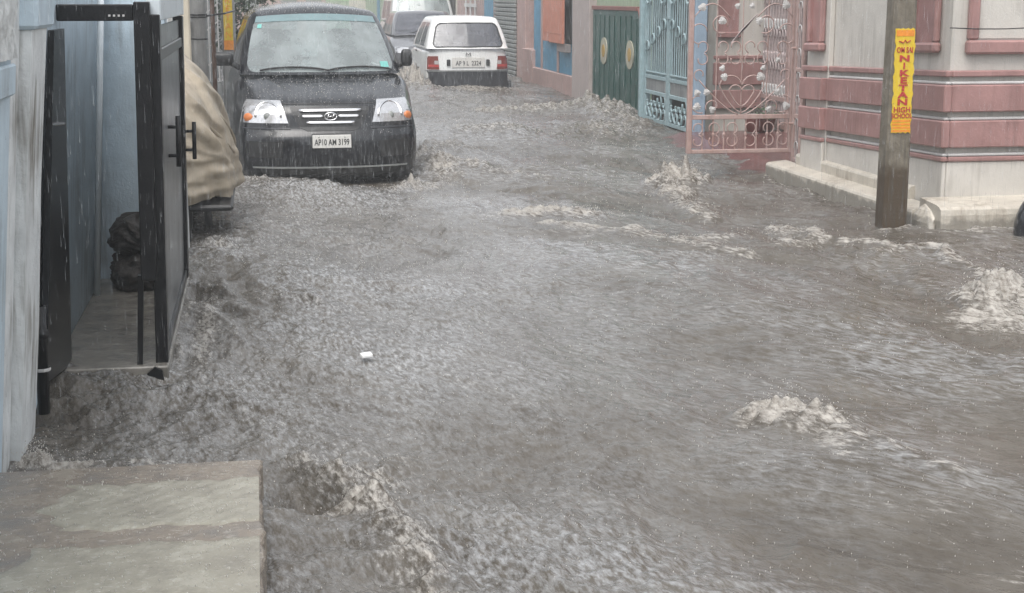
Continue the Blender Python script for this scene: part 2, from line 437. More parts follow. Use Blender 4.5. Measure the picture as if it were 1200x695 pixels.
# boils and crests: n, t, height, width across, width along, foam
BOILS = [
    (3.42, 11.95, 0.21, 0.20, 0.15, 1.0), (3.30, 11.55, 0.07, 0.16, 0.25, 0.6), (3.30, 11.0, 0.03, 0.20, 0.35, 0.4),
    (1.88, 5.12, 0.095, 0.12, 0.10, 0.85), (1.74, 5.10, -0.03, 0.05, 0.08, 0.0), (2.00, 5.00, 0.06, 0.12, 0.12, 0.6), (1.97, 4.75, 0.02, 0.12, 0.22, 0.4),
    (3.68, 7.0, 0.14, 0.16, 0.16, 0.95), (3.60, 6.7, 0.04, 0.25, 0.22, 0.6), (3.95, 6.8, 0.06, 0.2, 0.3, 0.7),
    (3.40, 9.3, 0.04, 0.10, 0.30, 0.5), (3.30, 8.8, 0.03, 0.18, 0.2, 0.4), (3.65, 8.25, 0.03, 0.2, 0.1, 0.3),
    (0.10, 4.55, -0.085, 0.10, 0.13, 0.0), (0.30, 4.72, 0.05, 0.13, 0.14, 0.35), (0.26, 4.40, 0.03, 0.14, 0.10, 0.5), (0.38, 4.0, 0.02, 0.08, 0.3, 0.35),
    (1.22, 12.25, 0.09, 0.13, 0.16, 0.5), (1.05, 12.0, 0.03, 0.25, 0.25, 0.35), (-0.05, 12.45, 0.03, 0.2, 0.2, 0.35), (0.6, 12.35, 0.01, 0.6, 0.15, 0.3),
    (1.6, 13.1, 0.10, 0.15, 0.5, 0.45), (1.5, 14.0, 0.09, 0.15, 0.6, 0.35),
    (2.62, 25.3, 0.33, 0.22, 0.7, 0.8), (2.5, 26.4, 0.28, 0.2, 1.0, 0.7), (3.5, 24.8, 0.02, 0.9, 0.4, 0.4),
    (1.95, 10.35, 0.03, 0.35, 0.14, 0.65), (2.25, 10.2, 0.03, 0.2, 0.10, 0.55), (2.75, 9.2, 0.02, 0.3, 0.12, 0.45),
    (4.7, 19.5, 0.12, 0.3, 1.2, 0.4), (4.0, 17.0, 0.08, 0.5, 0.8, 0.3), (4.75, 9.15, 0.02, 0.3, 0.12, 0.45),
    (-0.78, 5.02, 0.05, 0.05, 0.06, 1.0), (-0.66, 4.98, 0.02, 0.10, 0.06, 0.75), (-0.42, 4.98, 0.0, 0.10, 0.05, 0.4),
    (-0.30, 8.6, 0.05, 0.10, 0.3, 0.2), (-0.25, 9.3, 0.06, 0.15, 0.25, 0.35), (-0.28, 7.0, 0.0, 0.06, 0.8, 0.45),
    (2.6, 16.5, 0.06, 0.6, 0.4, 0.3), (1.9, 15.2, 0.06, 0.3, 0.3, 0.3),
]
# standing ridges and edge waves: n, t to n, t, height, width, foam
RIDGES = [
    (1.92, 9.95, 2.43, 9.50, 0.035, 0.10, 0.55), (2.43, 9.50, 2.83, 8.50, 0.03, 0.10, 0.40),
    (3.50, 9.70, 3.50, 8.84, 0.05, 0.08, 0.60), (3.55, 8.70, 3.97, 8.22, 0.035, 0.045, 0.50), (3.97, 8.22, 3.90, 7.17, 0.04, 0.05, 0.45),
    (3.20, 11.6, 3.19, 10.3, 0.04, 0.09, 0.42), (2.9, 10.3, 3.5, 8.3, -0.03, 0.12, 0.0),
    (-0.35, 9.1, 0.12, 8.18, 0.035, 0.09, 0.12), (0.12, 8.18, 0.27, 7.25, 0.035, 0.09, 0.15), (-0.15, 8.9, 0.28, 7.9, -0.035, 0.08, 0.0), (-0.37, 8.26, -0.04, 7.3, 0.03, 0.07, 0.1), (-0.22, 8.2, 0.05, 7.3, -0.03, 0.07, 0.0),
    (0.10, 4.95, 0.30, 4.40, 0.045, 0.075, 0.35), (0.30, 4.40, 0.44, 3.60, 0.025, 0.05, 0.40), (0.06, 4.75, 0.17, 4.42, -0.05, 0.06, 0.0),
    (2.98, 20.4, 4.59, 20.1, 0.10, 0.30, 0.45), (4.45, 20.1, 4.45, 17.4, 0.10, 0.25, 0.35),
    (1.50, 14.1, 1.89, 12.97, 0.06, 0.16, 0.40), (1.89, 12.97, 2.37, 12.27, 0.05, 0.14, 0.35), (1.15, 11.9, 1.55, 12.4, 0.05, 0.12, 0.40), (1.6, 12.6, 2.2, 11.7, -0.04, 0.15, 0.0),
    (2.05, 4.85, 2.20, 4.35, 0.02, 0.07, 0.30), (3.40, 7.6, 3.05, 5.7, -0.03, 0.20, 0.0),
    (4.33, 12.4, 4.33, 9.6, 0.01, 0.03, 0.32), (4.42, 9.12, 5.4, 9.12, 0.01, 0.025, 0.30), (4.08, 9.32, 4.27, 9.30, 0.02, 0.05, 0.50),
    (-0.9, 4.57, 0.0, 4.57, 0.01, 0.03, 0.35), (-0.15, 12.60, 1.35, 12.66, 0.0, 0.08, 0.40), (-0.42, 6.12, -0.40, 8.2, 0.01, 0.03, 0.35), (2.8, 25.05, 4.3, 25.05, 0.02, 0.2, 0.35),
]
def water_z(n, t):
    wx = 0.30 * perlin(n * 0.8, t * 0.8, 50); wy = 0.30 * perlin(n * 0.8 + 9, t * 0.8, 51)
    w = np.clip((n - 0.2) / 2.4, 0, 1); w = w * w * (3 - 2 * w)
    def sheet(deg, st, o):
        c, s = math.cos(R(deg)), math.sin(R(deg))
        a2 = ((n + wx) * c - (t + wy) * s) / st; b = (n + wx) * s + (t + wy) * c
        ridge = lambda k, sd: 1 - 2.2 * np.abs(perlin(a2 / k, b / k, sd + o))
        rid = ridge(0.27, 3)
        h = 0.040 * perlin(a2 / 0.5, b / 0.5, 2 + o) + 0.016 * rid + 0.017 * perlin(a2 / 0.17, b / 0.17, 4 + o) + 0.006 * ridge(0.11, 17)
        h = h + 0.010 * perlin(a2 / 0.085, b / 0.085, 5 + o) + 0.0062 * perlin(a2 / 0.042, b / 0.042, 6 + o) + 0.0042 * perlin(a2 / 0.021, b / 0.021, 7 + o)
        return h, rid, a2, b
    hl, rl, al, bl = sheet(80, 1.7, 0); hr, rr_, ar, br = sheet(52, 2.4, 100)
    h = hl * (1 - w) + hr * w; rid = rl * (1 - w) + rr_ * w
    big = perlin((n * .62 - t * .78) / 2.6, (n * .78 + t * .62) / 1.05, 1)
    h = h + 0.095 * big * (1 - 0.7 * np.clip((n - 3.6) / .8, 0, 1)) * np.clip((n + .75) / .5, 0.2, 1)
    rough = 0.85 + 0.6 * perlin(n / 1.6, t / 1.6, 8)
    h = h * np.clip(rough, 0.5, 1.25)
    foam = 0.14 * np.clip(perlin(ar / 0.5, br / 0.35, 9) + 0.5 * perlin(ar / 0.12, br / 0.1, 10), 0, 1) + 0.12 * np.clip(rid - 0.55, 0, 1)
    froth_sheen = 0.50 + 0.35 * perlin(n / 0.9, t / 1.6, 60) + 0.25 * perlin(n / 0.35, t / 0.6, 61) + 0.55 * big - 0.34 * np.clip((n - 1.3) / 1.6, 0, 1) * np.exp(-((t - 7) / 5.0) ** 2)  # crests paled, right side dulled: sky sheen painted into the albedo
    froth_sheen = froth_sheen - 0.35 * np.exp(-(((n - 1.48) / .16) ** 2 + ((t - 4.15) / .45) ** 2)) - 0.3 * np.exp(-(((n + .1) / .35) ** 2 + ((t - 8.3) / 1.2) ** 2))
    froth_sheen = froth_sheen + 0.28 * np.exp(-(((n - .8) / 1.0) ** 2 + ((t - 8.0) / 3.2) ** 2))  # paler mid stream: silvery sky reflection put into the albedo
    for (n0, t0, n1, t1, amp, wd, fo) in RIDGES:
        L2 = (n1 - n0) ** 2 + (t1 - t0) ** 2
        wn = n + 0.06 * perlin(n / .25, t / .25, 70); wt = t + 0.09 * perlin(n / .25, t / .25, 71)
        q = np.clip(((wn - n0) * (n1 - n0) + (wt - t0) * (t1 - t0)) / L2, 0, 1)
        d = np.hypot(wn - n0 - q * (n1 - n0), wt - t0 - q * (t1 - t0)) / wd
        g = np.exp(-d * d)
        h = h + amp * g * (0.8 + 0.5 * perlin(n / .1, t / .1, 72))
        foam = np.maximum(foam, fo * g * (0.5 + 0.9 * np.abs(perlin(n / 0.05, t / 0.07, 73))))
        if fo == 0: froth_sheen = froth_sheen - 0.3 * g
    jag = 0.55 + 0.9 * np.abs(perlin(n / 0.07, t / 0.07, 12)) + 0.5 * perlin(n / 0.14, t / 0.14, 13)
    for (bn, bt, amp, sn, st_, fo) in BOILS:
        dn = (n - bn) / sn + 0.35 * perlin(n / 0.12, t / 0.12, 14); dt = (t - bt) / st_ + 0.35 * perlin(n / 0.12 + 7, t / 0.12, 15)
        g = np.exp(-(dn * dn + dt * dt))
        h = h + amp * g * (jag if amp > 0 else 1.0)
        foam = np.maximum(foam, fo * np.exp(-0.8 * (dn * dn + dt * dt)) * (0.65 + 0.7 * np.abs(perlin(n / 0.06, t / 0.06, 16))))
    return h, foam, np.clip(froth_sheen, 0.04, 1.0)

def water():
    co = []; fo = []; fr = []; qs = []; base = 0
    for (n0, n1, N, t0, t1, k) in ((-1.25, 4.9, 860, 2.5, 8.0, 0.0019), (-1.25, 5.6, 480, 7.97, 90.0, 0.0022)):
        ts = [t0]
        while ts[-1] < t1: ts.append(ts[-1] + min(0.30, k * ts[-1] * (1 + ts[-1] / 60)))
        n, t = np.meshgrid(np.linspace(n0, n1, N), np.array(ts))
        h, foam, froth_sheen = water_z(n, t)
        if t0 > 5: h[0] -= 0.01
        co.append(np.stack([n, t, h], -1).reshape(-1, 3)); fo.append(foam.ravel()); fr.append(froth_sheen.ravel())
        i = np.arange(len(ts) - 1)[:, None] * N + np.arange(N - 1)[None, :] + base
        qs.append(np.stack([i, i + 1, i + N + 1, i + N], -1).reshape(-1, 4)); base += N * len(ts)
    co = np.concatenate(co); foam = np.concatenate(fo); froth_sheen = np.concatenate(fr); q = np.concatenate(qs)
    me = bpy.data.meshes.new('water')
    me.vertices.add(len(co)); me.vertices.foreach_set('co', co.astype(np.float32).ravel())
    me.loops.add(q.size); me.loops.foreach_set('vertex_index', q.astype(np.int32).ravel())
    me.polygons.add(len(q)); me.polygons.foreach_set('loop_start', np.arange(0, q.size, 4, dtype=np.int32))
    me.polygons.foreach_set('loop_total', np.full(len(q), 4, dtype=np.int32))
    me.polygons.foreach_set('use_smooth', np.ones(len(q), dtype=bool))
    at = me.attributes.new('foam', 'FLOAT', 'POINT'); at.data.foreach_set('value', foam.astype(np.float32).ravel())
    at = me.attributes.new('froth_sheen', 'FLOAT', 'POINT'); at.data.foreach_set('value', froth_sheen.astype(np.float32).ravel())
    me.update(); me.validate()
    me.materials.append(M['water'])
    o = bpy.data.objects.new('water', me); COL.objects.link(o)
    return tag(o, kind='structure')
water()

# ------------------------------------------------------------------ near left: platform, wall, gate, passage
def platform():
    r = empty('stone_platform', 'wet stone doorstep platform with two pale slabs set in brown cement', 'doorstep', (-0.5, 4.2, 0))
    def L(x, y, z): return (x + 0.5, y - 4.2, z)
    b = MB()
    # cement bed with worn, uneven right and back edges
    edge = []
    for k in range(80):
        y = 2.6 + (4.53 - 2.6) * k / 79; edge.append((-0.025 + .005 * math.sin(y * 7) + .004 * math.sin(y * 31) + random.uniform(-.006, .003), y))
    for k in range(22):
        x = -0.03 - (1.0) * k / 21; edge.append((x, 4.535 + random.uniform(-.004, .004)))
    edge.append((-1.03, 2.6))
    n = len(edge)
    b.add([L(x, y, -0.3) for x, y in edge] + [L(x, y, 0.118) for x, y in edge] + [L(x + (0.006 if x < -.5 else -.006), y - .006, 0.126) for x, y in edge],
          [tuple(range(2 * n, 3 * n))] + [(i, (i + 1) % n, n + (i + 1) % n, n + i) for i in range(n)] + [(n + i, n + (i + 1) % n, 2 * n + (i + 1) % n, 2 * n + i) for i in range(n)])
    b.build('cement_bed', 'mortar', r)
    for (x0, x1, y0, y1) in ((-0.62, -0.034, 3.955, 4.36), (-0.66, -0.034, 3.0, 3.86)):
        P = []; nx, ny = 44, 36
        for j in range(ny + 1):
            row = []
            for i in range(nx + 1):
                u, v = i / nx, j / ny
                wob = 0.035 * math.sin(v * 9 + x0 * 50) + 0.02 * math.sin(v * 23) 
                x = x0 + (x1 - x0) * u + wob * (1 - u) ** 4
                y = y0 + (y1 - y0) * v + (0.012 * math.sin(u * 14) + .008 * math.sin(u * 37)) * (abs(v - .5) * 2) ** 3
                e = min(u * 1.2, (1 - u) * 6 + .3, v * 1.5, (1 - v) * 1.5)
                z = 0.119 + 0.012 * sstep(0, 0.06, e) + 0.0015 * math.sin(x * 90 + y * 31) * math.sin(y * 120)
                row.append(L(x, y, z))
            P.append(row)
        MB().grid(P).build('paving_slab', 'slab', r, smooth=True)
platform()

def near_wall():
    r = empty('house_wall', 'pale blue house wall with a stained pilaster at the left edge beside the platform', 'wall', (-0.95, 5.0, 0))
    def L(b): b.v = [(x + 0.95 + .085 * z, y - 5.0, z) for x, y, z in b.v]; return b   # the old wall leans in
    L(MB().box(-1.25, -0.838, 2.0, 4.70, -0.3, 1.75, 0.006)).build('wall', 'blue_wall', r)
    L(MB().box(-1.25, -0.858, 4.702, 5.0, -0.3, 1.75, 0.01)).build('wall_return', 'dirty_white', r)
    L(MB().prism([(-1.25, -0.3), (-0.83, -0.3), (-0.822, 0.4), (-0.828, 0.9), (-0.823, 1.435), (-1.25, 1.435)], 'y', 5.002, 5.36)).build('pilaster', 'dirty_white', r)
    L(MB().box(-1.25, -0.802, 4.98, 5.40, 1.437, 1.75, 0.012)).build('upper_pilaster', 'blue_wall', r)
    # crumbling plaster patch and ledge under it
    P = []
    for j in range(13):
        row = []
        for i in range(15):
            y = 4.18 + 0.50 * i / 14; z = 1.36 + 0.385 * j / 12
            row.append((-0.835 + 0.018 * abs(math.sin(i * 2.1 + j * 1.3) * math.sin(j * 2.7 + i)) + .004, y, z))
        P.append(row)
    L(MB().grid(P)).build('plaster_patch', 'rough_white', r, smooth=False)
    L(MB().box(-0.836, -0.821, 3.0, 4.69, 1.25, 1.345, 0.008)).build('ledge', 'blue_wall', r)
near_wall()

def gate_left():
    r = empty('metal_gate', 'black metal passage gate with frame and two leaves, the street leaf open', 'gate', (-0.64, 6.2, 0))
    o = (-0.64, 6.2)
    def L(b, k=.02): b.v = [(x - o[0] + k * z, y - o[1], z) for x, y, z in b.v]; return b
    L(MB().box(-0.80, -0.505, 6.18, 6.22, 1.445, 1.51, 0.004)).build('top_beam', 'black_metal', r)
    L(MB().box(-0.503, -0.44, 6.16, 6.23, 0.40, 1.52, 0.004)).build('gate_post', 'black_metal', r)
    L(MB().tube([(-0.52, 6.19, -0.02), (-0.505, 6.19, 0.42)], 0.016, 4)).build('drop_bar', 'black_metal', r)
    for k in range(4):
        L(MB().box(-0.60 + k * 0.018, -0.592 + k * 0.018, 6.172, 6.178, 1.462, 1.470)).build('rivet', 'white_iron', r)
    # left leaf, folded back along the wall
    lf = L(MB().prism([(5.55, 0.14), (6.35, 0.02), (6.0, 1.42), (5.70, 1.42), (5.60, 0.5)], 'x', -0.835, -0.812), .065).build('gate_leaf', 'black_metal', r)
    lf['label'] = 'black sheet leaf folded flat against the wall'
    b = MB(); b.lathe([(0.0, 0.02), (0.022, 0.02), (0.022, 0.30), (0.030, 0.305), (0.030, 0.33), (0.022, 0.335), (0.022, 0.42), (0, 0.42)], 10, 'z', (-0.812, 5.50, 0.02))
    L(b).build('drop_bolt', 'black_metal', lf, smooth=True)
    L(MB().lathe([(0.0305, 0.312), (0.0315, 0.318), (0.0305, 0.324)], 10, 'z', (-0.812, 5.50, -0.11))).build('bolt_ring', 'white_iron', lf)
    L(MB().tube([(-0.755, 5.68, 1.08), (-0.70, 5.68, 1.085)], 0.006, 6), 0).build('latch', 'chrome', lf)
    # right leaf, swung out along the street edge: framed sheet
    lf = L(MB().prism([(6.26, 0.03), (8.20, 0.05), (8.20, 1.42), (6.26, 1.42)], 'x', -0.437, -0.425)).build('gate_leaf', 'sheet_metal', r)
    lf['label'] = 'wet grey sheet leaf in a black frame'
    for a in ((6.20, 6.30, 0.0, 1.47), (8.14, 8.26, 0.04, 1.44)):
        L(MB().box(-0.455, -0.405, a[0], a[1], a[2], a[3], 0.004)).build('frame_bar', 'black_metal', lf)
    for z0, z1 in ((0.03, 0.09), (1.28, 1.33)):
        L(MB().box(-0.45, -0.41, 6.302, 8.138, z0, z1, 0.004)).build('frame_bar', 'black_metal', lf)
    L(MB().box(-0.458, -0.402, 6.24, 8.24, 1.445, 1.53, 0.004)).build('head_plate', 'pipe', lf)
    for (y, z0, z1, x) in ((6.95, 0.80, 0.99, -0.425), (8.22, 0.70, 0.86, -0.405)):
        h = MB().tube([(x + .045, y, z0 - .02), (x + .045, y, z1 + .02)], 0.012, 8)
        h.tube([(x, y, z0 + .03), (x + .045, y, z0 + .03)], 0.008, 6); h.tube([(x, y, z1 - .03), (x + .045, y, z1 - .03)], 0.008, 6)
        L(h).build('handle', 'black_metal', lf, smooth=True)
    L(MB().prism([(-0.50, -0.05), (-0.41, -0.05), (-0.425, 0.03), (-0.455, 0.045), (-0.485, 0.02)], 'y', 6.12, 6.2)).build('foot_stop', 'black_metal', r)
gate_left()

def passage():
    r = empty('passage_wall', 'pale blue side and back walls of the narrow passage behind the black gate', 'wall', (-0.8, 7.3, 0))
    def L(b, k=.065): b.v = [(x + .8 + k * z, y - 7.3, z) for x, y, z in b.v]; return b
    L(MB().box(-1.25, -0.872, 5.42, 8.4, -0.3, 1.62, 0.004)).build('side_wall', 'blue_wall', r)
    L(MB().box(-0.871, -0.47, 8.2, 8.4, -0.3, 1.62, 0.004), 0).build('back_wall', 'blue_wall', r)
    b = MB().tube([(-0.845, 7.72, 0.0), (-0.845, 7.72, 1.6)], 0.016, 10)
    p = L(b); o = p.build('drain_pipe', 'pipe', None, smooth=True, loc=(-0.8, 7.3, 0)); tag(o, 'thin pale blue drain pipe running up the passage wall', 'pipe')
    tag(MB().box(-0.87, -0.40, 6.14, 8.19, -0.3, 0.045, 0.006).build('passage_floor', 'wet_floor'), kind='structure')
    def sack(cx, cy, z0, sx, sy, sz, seed):
        P = []
        for j in range(21):
            v = -1 + 2 * j / 20; rr = (1 - abs(v) ** 3.2) ** 0.4 if abs(v) < 1 else 0.0
            row = []
            for i in range(36):
                th = 2 * math.pi * i / 36
                k = 1 + 0.10 * math.sin(3 * th + seed + v * 2) + 0.06 * math.sin(7 * th + v * 9 + seed) + random.uniform(-.09, .09)
                row.append((math.cos(th) * sx * rr * k, math.sin(th) * sy * rr * k, sz * (v + 1) / 2 + 0.02 * math.sin(4 * th + seed)))
            P.append(row)
        return MB().grid(P, True).build('sack', 'sack', None, smooth=True, loc=(cx, cy, z0))
    tag(sack(-0.64, 7.95, 0.0, 0.15, 0.18, 0.24, 1), 'dark wet sack lying on the passage floor, under the other sack', 'sack', 'sacks in the passage')
    tag(sack(-0.63, 7.95, 0.21, 0.14, 0.16, 0.21, 4), 'dark wet sack resting on top of the other passage sack', 'sack', 'sacks in the passage')
passage()

def tarp_scooter():
    r = empty('covered_scooter', 'parked scooter under a tan tarpaulin behind the open gate leaf', 'scooter', (-0.58, 10.6, 0))
    zs = [0.22, 0.3, 0.42, 0.58, 0.72, 0.86, 0.98, 1.08, 1.15, 1.18]
    hw = [0.415, 0.43, 0.415, 0.385, 0.35, 0.30, 0.235, 0.16, 0.09, 0.01]
    hl = [0.92, 0.95, 0.94, 0.90, 0.85, 0.75, 0.6, 0.42, 0.25, 0.02]
    # creases: from (angle, height) to (angle, height), depth, width
    CR = [(-1.95, .98, -.35, .42, .045, .055), (-1.8, .84, -.75, .30, .035, .045), (-1.3, .98, .1, .62, .03, .04), (-1.7, .30, -.5, .27, .022, .03), (-1.5, .42, -.2, .20, .025, .03), (-1.9, .17, -.7, .12, .018, .025), (-1.1, .62, -.5, .10, .02, .04), (-1.6, .66, -1.1, .05, .02, .05)]
    P = []; K = 200
    for j in range(72):
        u = j / 71; z = interp([0, 1], [0.24, 1.18], u)
        a = interp(zs, hw, z); b = interp(zs, hl, z); row = []
        for i in range(K):
            th = 2 * math.pi * i / K
            fold = 0.05 * math.exp(-((math.sin(th * 2.5 + u * 5.0)) / .22) ** 2) * (.3 + u) * (1 - u) + 0.022 * (1 - u * .7) * math.sin(th * 9 + 2.2 * u * 4) + 0.016 * math.sin(th * 17 + u * 7) * (1 - u) + 0.02 * math.sin(u * 22 + th * 3) * u * (1 - u)
            ex = 0.8
            cx = math.copysign(abs(math.cos(th)) ** ex, math.cos(th)); sy = math.copysign(abs(math.sin(th)) ** ex, math.sin(th))
            fold += 0.010 * math.sin(u * 55 + 3 * math.sin(th * 2)) * max(0, 1 - u * 2.2) + 0.006 * math.sin(u * 31 + th * 6)
            ta = (th + math.pi) % (2 * math.pi) - math.pi
            for (a0, u0, a1, u1, dp, wd) in CR:
                ex_, ey_ = (a1 - a0) * .45, u1 - u0; q = max(0, min(1, ((ta - a0) * .45 * ex_ + (u - u0) * ey_) / (ex_ * ex_ + ey_ * ey_)))
                d_ = math.hypot((ta - a0) * .45 - q * ex_, u - u0 - q * ey_); sg = 1 if (ta - a0) * .45 * ey_ - (u - u0) * ex_ > 0 else -1
                fold += dp * (math.exp(-d_ / wd) - .6 * math.exp(-((d_ - wd) / wd) ** 2) * (sg > 0)) * math.sin(math.pi * min(1, .15 + q * .85)) ** .5
            zz = z + (0.02 * math.sin(th * 5) if j == 0 else 0)
            row.append((cx * (a + fold), sy * (b + fold) - 0.05 * (u), zz))
        P.append(row)
    t = MB().grid(P, True).build('tarpaulin', 'tarp', r, smooth=True)
    for s0, ph in ((0.35, 0.0), (0.15, 0.5)):        # rope-like hem seams across the cover
        pts = []
        for k in range(14):
            u = k / 13; z = 1.05 - 0.55 * u
            a = interp(zs, hw, z); b = interp(zs, hl, z)
            th = -1.75 + 1.5 * u + ph
            pts.append((math.cos(th) * (a + .02), math.sin(th) * (b + .02), z))
        MB().tube(pts, 0.012, 6).build('seam', 'tarp', t, smooth=True)
    MB().box(-0.36, 0.40, -0.9, 0.7, 0.185, 0.225, 0.015).build('floorboard', 'plastic', r)
    def wheel(y):
        w_ = MB().lathe([(0.12, -0.045), (0.20, -0.05), (0.235, -0.03), (0.24, 0), (0.235, 0.03), (0.20, 0.05), (0.12, 0.045), (0.10, 0.02), (0.10, -0.02), (0.12, -0.045)], 28, 'x', (0.08, y, 0.06))
        o = w_.build('wheel', 'rubber', r, smooth=True)
        MB().lathe([(0.0, -0.03), (0.11, -0.03), (0.12, 0.0), (0.11, 0.03), (0.0, 0.03)], 20, 'x', (0.08, y, 0.06)).build('rim', 'shutter_grey', o, smooth=True)
    wheel(-0.72); wheel(0.6)
    MB().box(0.20, 0.25, -0.45, -0.38, -0.0, 0.19, 0.008).build('stand', 'plastic', r)
tarp_scooter()

# ------------------------------------------------------------------ left side beyond the gate
tag(MB().box(-1.1, -0.44, 8.95, 9.25, -0.3, 1.75, 0.006).build('boundary_wall', 'dirty_white'), 'whitish boundary wall showing just above the open gate leaf', 'wall')
tag(MB().box(-0.64, -0.50, 12.0, 12.14, -0.3, 3.0, 0.01).build('gate_pillar', 'beige'), 'narrow beige pillar rising behind the tarpaulin', 'pillar')

def round_pole():
    r = empty('utility_pole', 'round grey concrete pole with wire bands and a dark switch box', 'pole', (-0.47, 13.0, 0))
    MB().tube([(0, 0, -0.3), (0, 0, 4.2)], 0.073, 16, r1=0.058).build('shaft', 'concrete', r, smooth=True)
    for z in (1.19, 1.37, 1.39):
        MB().lathe([(0.072, -0.006), (0.078, 0), (0.072, 0.006)], 18, 'z', (0, 0, z)).build('wire_band', 'black_metal', r, smooth=True)
    MB().tube([(0.07, 0, 1.38), (0.22, 0.1, 1.40), (0.30, 0.4, 1.42)], 0.008, 6).build('wire', 'black_metal', r)
    b = MB().box(-0.135, -0.06, -0.12, -0.075, 1.27, 1.34, 0.006)
    MB_ = b.build('switch_box', 'black_metal', r)
    MB().tube([(-0.12, -0.1, 1.34), (-0.12, -0.1, 1.39), (-0.075, -0.1, 1.39), (-0.075, -0.1, 1.34)], 0.007, 6).build('hasp', 'black_metal', MB_)
round_pole()
o = MB().tube([(-0.365, 13.4, -0.3), (-0.36, 13.4, 3.4)], 0.019, 10).build('iron_pipe', 'rust', None, smooth=True)
tag(o, 'thin rusty upright iron pipe right of the round grey pole', 'pipe')

def square_pole(name, label, loc, wx, wy, h, mat, taper=0.8, lean=(0, 0)):
    r = empty(name, label, 'pole', loc)
    P = []
    for j in range(12):
        u = j / 11; z = -0.3 + (h + 0.3) * u; k = 1 - (1 - taper) * u
        ch = 0.02
        ox, oy = lean[0] * (z), lean[1] * z
        a, b = wx / 2 * k, wy / 2 * k
        ring = [(-a + ch, -b), (a - ch, -b), (a, -b + ch), (a, b - ch), (a - ch, b), (-a + ch, b), (-a, b - ch), (-a, -b + ch)]
        P.append([(x + ox + random.uniform(-.002, .002), y + oy + random.uniform(-.002, .002), z) for x, y in ring])
    MB().grid(P, True).build('shaft', mat, r)
    return r

pr = square_pole('utility_pole', 'square grey concrete pole with a yellow poster beside the black car', (-0.31, 18.0, 0), 0.17, 0.17, 4.2, 'concrete')
ps = MB().box(-0.052, 0.052, -0.089, -0.084, 0.93, 2.1).build('poster', 'poster', pr)
for k, ch in enumerate('NIKETAN'[::-1]):
    text('lettering', ch, 0.10, 'poster_orange', ps, (0.0, -0.0905, 1.10 + k * 0.10), (R(90), 0, 0), 1.0)
MB().box(-0.055, 0.055, -0.0895, -0.0835, 0.93, 1.04).build('poster_strip', 'poster_orange', ps)

def grille_house():
    r = empty('house', 'grey house front with a white window grille on the left beyond the poles', 'house', (-0.75, 20, 0))
    MB().box(-2.5, 0, -5.5, 9, -0.3, 3.2, 0.01).build('wall', 'grey_paint', r)
    f = MB().box(0.003, 0.02, -5.2, -3.6, 0.85, 1.9).build('window', 'dark', r)
    for k in range(9):
        MB().box(0.021, 0.035, -5.15 + k * 0.18, -5.12 + k * 0.18, 0.85, 1.9).build('grille_bar', 'white_iron', f)
    for z in (1.0, 1.25, 1.5):
        MB().box(0.036, 0.046, -5.2, -3.6, z, z + .02).build('grille_bar', 'white_iron', f)
    # grille fence panel seen end-on beside the pipe
    r2 = empty('window_grille', 'white lattice grille panel standing between the pole and the pipe', 'grille', (-0.55, 15.2, 0))
    for k in range(5):
        MB().box(0.0 + k * 0.045, 0.012 + k * 0.045, -0.01, 0.01, 0.72, 2.2).build('bar', 'white_iron', r2)
    for k in range(5):
        MB().tube([(-0.01, 0.0, 0.8 + k * .17), (0.2, 0.0, 0.97 + k * .17)], 0.007, 5).build('diagonal_bar', 'white_iron', r2)
    MB().box(-0.02, 0.21, -0.05, 0.05, -0.3, 0.72, 0.008).build('base_wall', 'grey_paint', r2)
grille_house()

def foliage_clump(name, label, cat, loc, trunk_h, crown, n, leaf, mat='foliage'):
    r = empty(name, label, cat, loc)
    t = MB().tube([(0, 0, -0.3), (0.03, 0.02, trunk_h * .5), (0, 0.05, trunk_h)], 0.035, 8, r1=0.02)
    for k in range(6):
        a = k * 1.05; t.tube([(0, 0.04, trunk_h * (.5 + .08 * k)), (math.cos(a) * .2, math.sin(a) * .2, trunk_h * (.7 + .08 * k))], 0.015, 5, r1=0.006)
    t.build('trunk', 'bark', r)
    b = MB()
    for k in range(n):
        while True:
            p = Vector((random.uniform(-1, 1), random.uniform(-1, 1), random.uniform(-1, 1)))
            if p.length < 1 and (math.sin(p.x * 6) * math.sin(p.y * 5 + 1) * math.sin(p.z * 7) > -0.35): break
        c = Vector((p.x * crown[0], p.y * crown[0], crown[1] + p.z * crown[2]))
        d = Vector((random.uniform(-1, 1), random.uniform(-1, 1), random.uniform(-1, .5))).normalized()
        sd = d.cross(Vector((random.uniform(-1, 1), random.uniform(-1, 1), random.uniform(-1, 1)))).normalized()
        l = leaf * random.uniform(.6, 1.3)
        b.add([c, c + d * l * .5 + sd * l * .22, c + d * l, c + d * l * .5 - sd * l * .22], [(0, 1, 2, 3)])
    b.build('crown', mat, r, fix=False)
foliage_clump('shrub_tree', 'bushy green street plant hazy behind the poster pole', 'tree', (-0.12, 20.2, 0), 1.3, (0.42, 1.35, 0.75), 1500, 0.09)

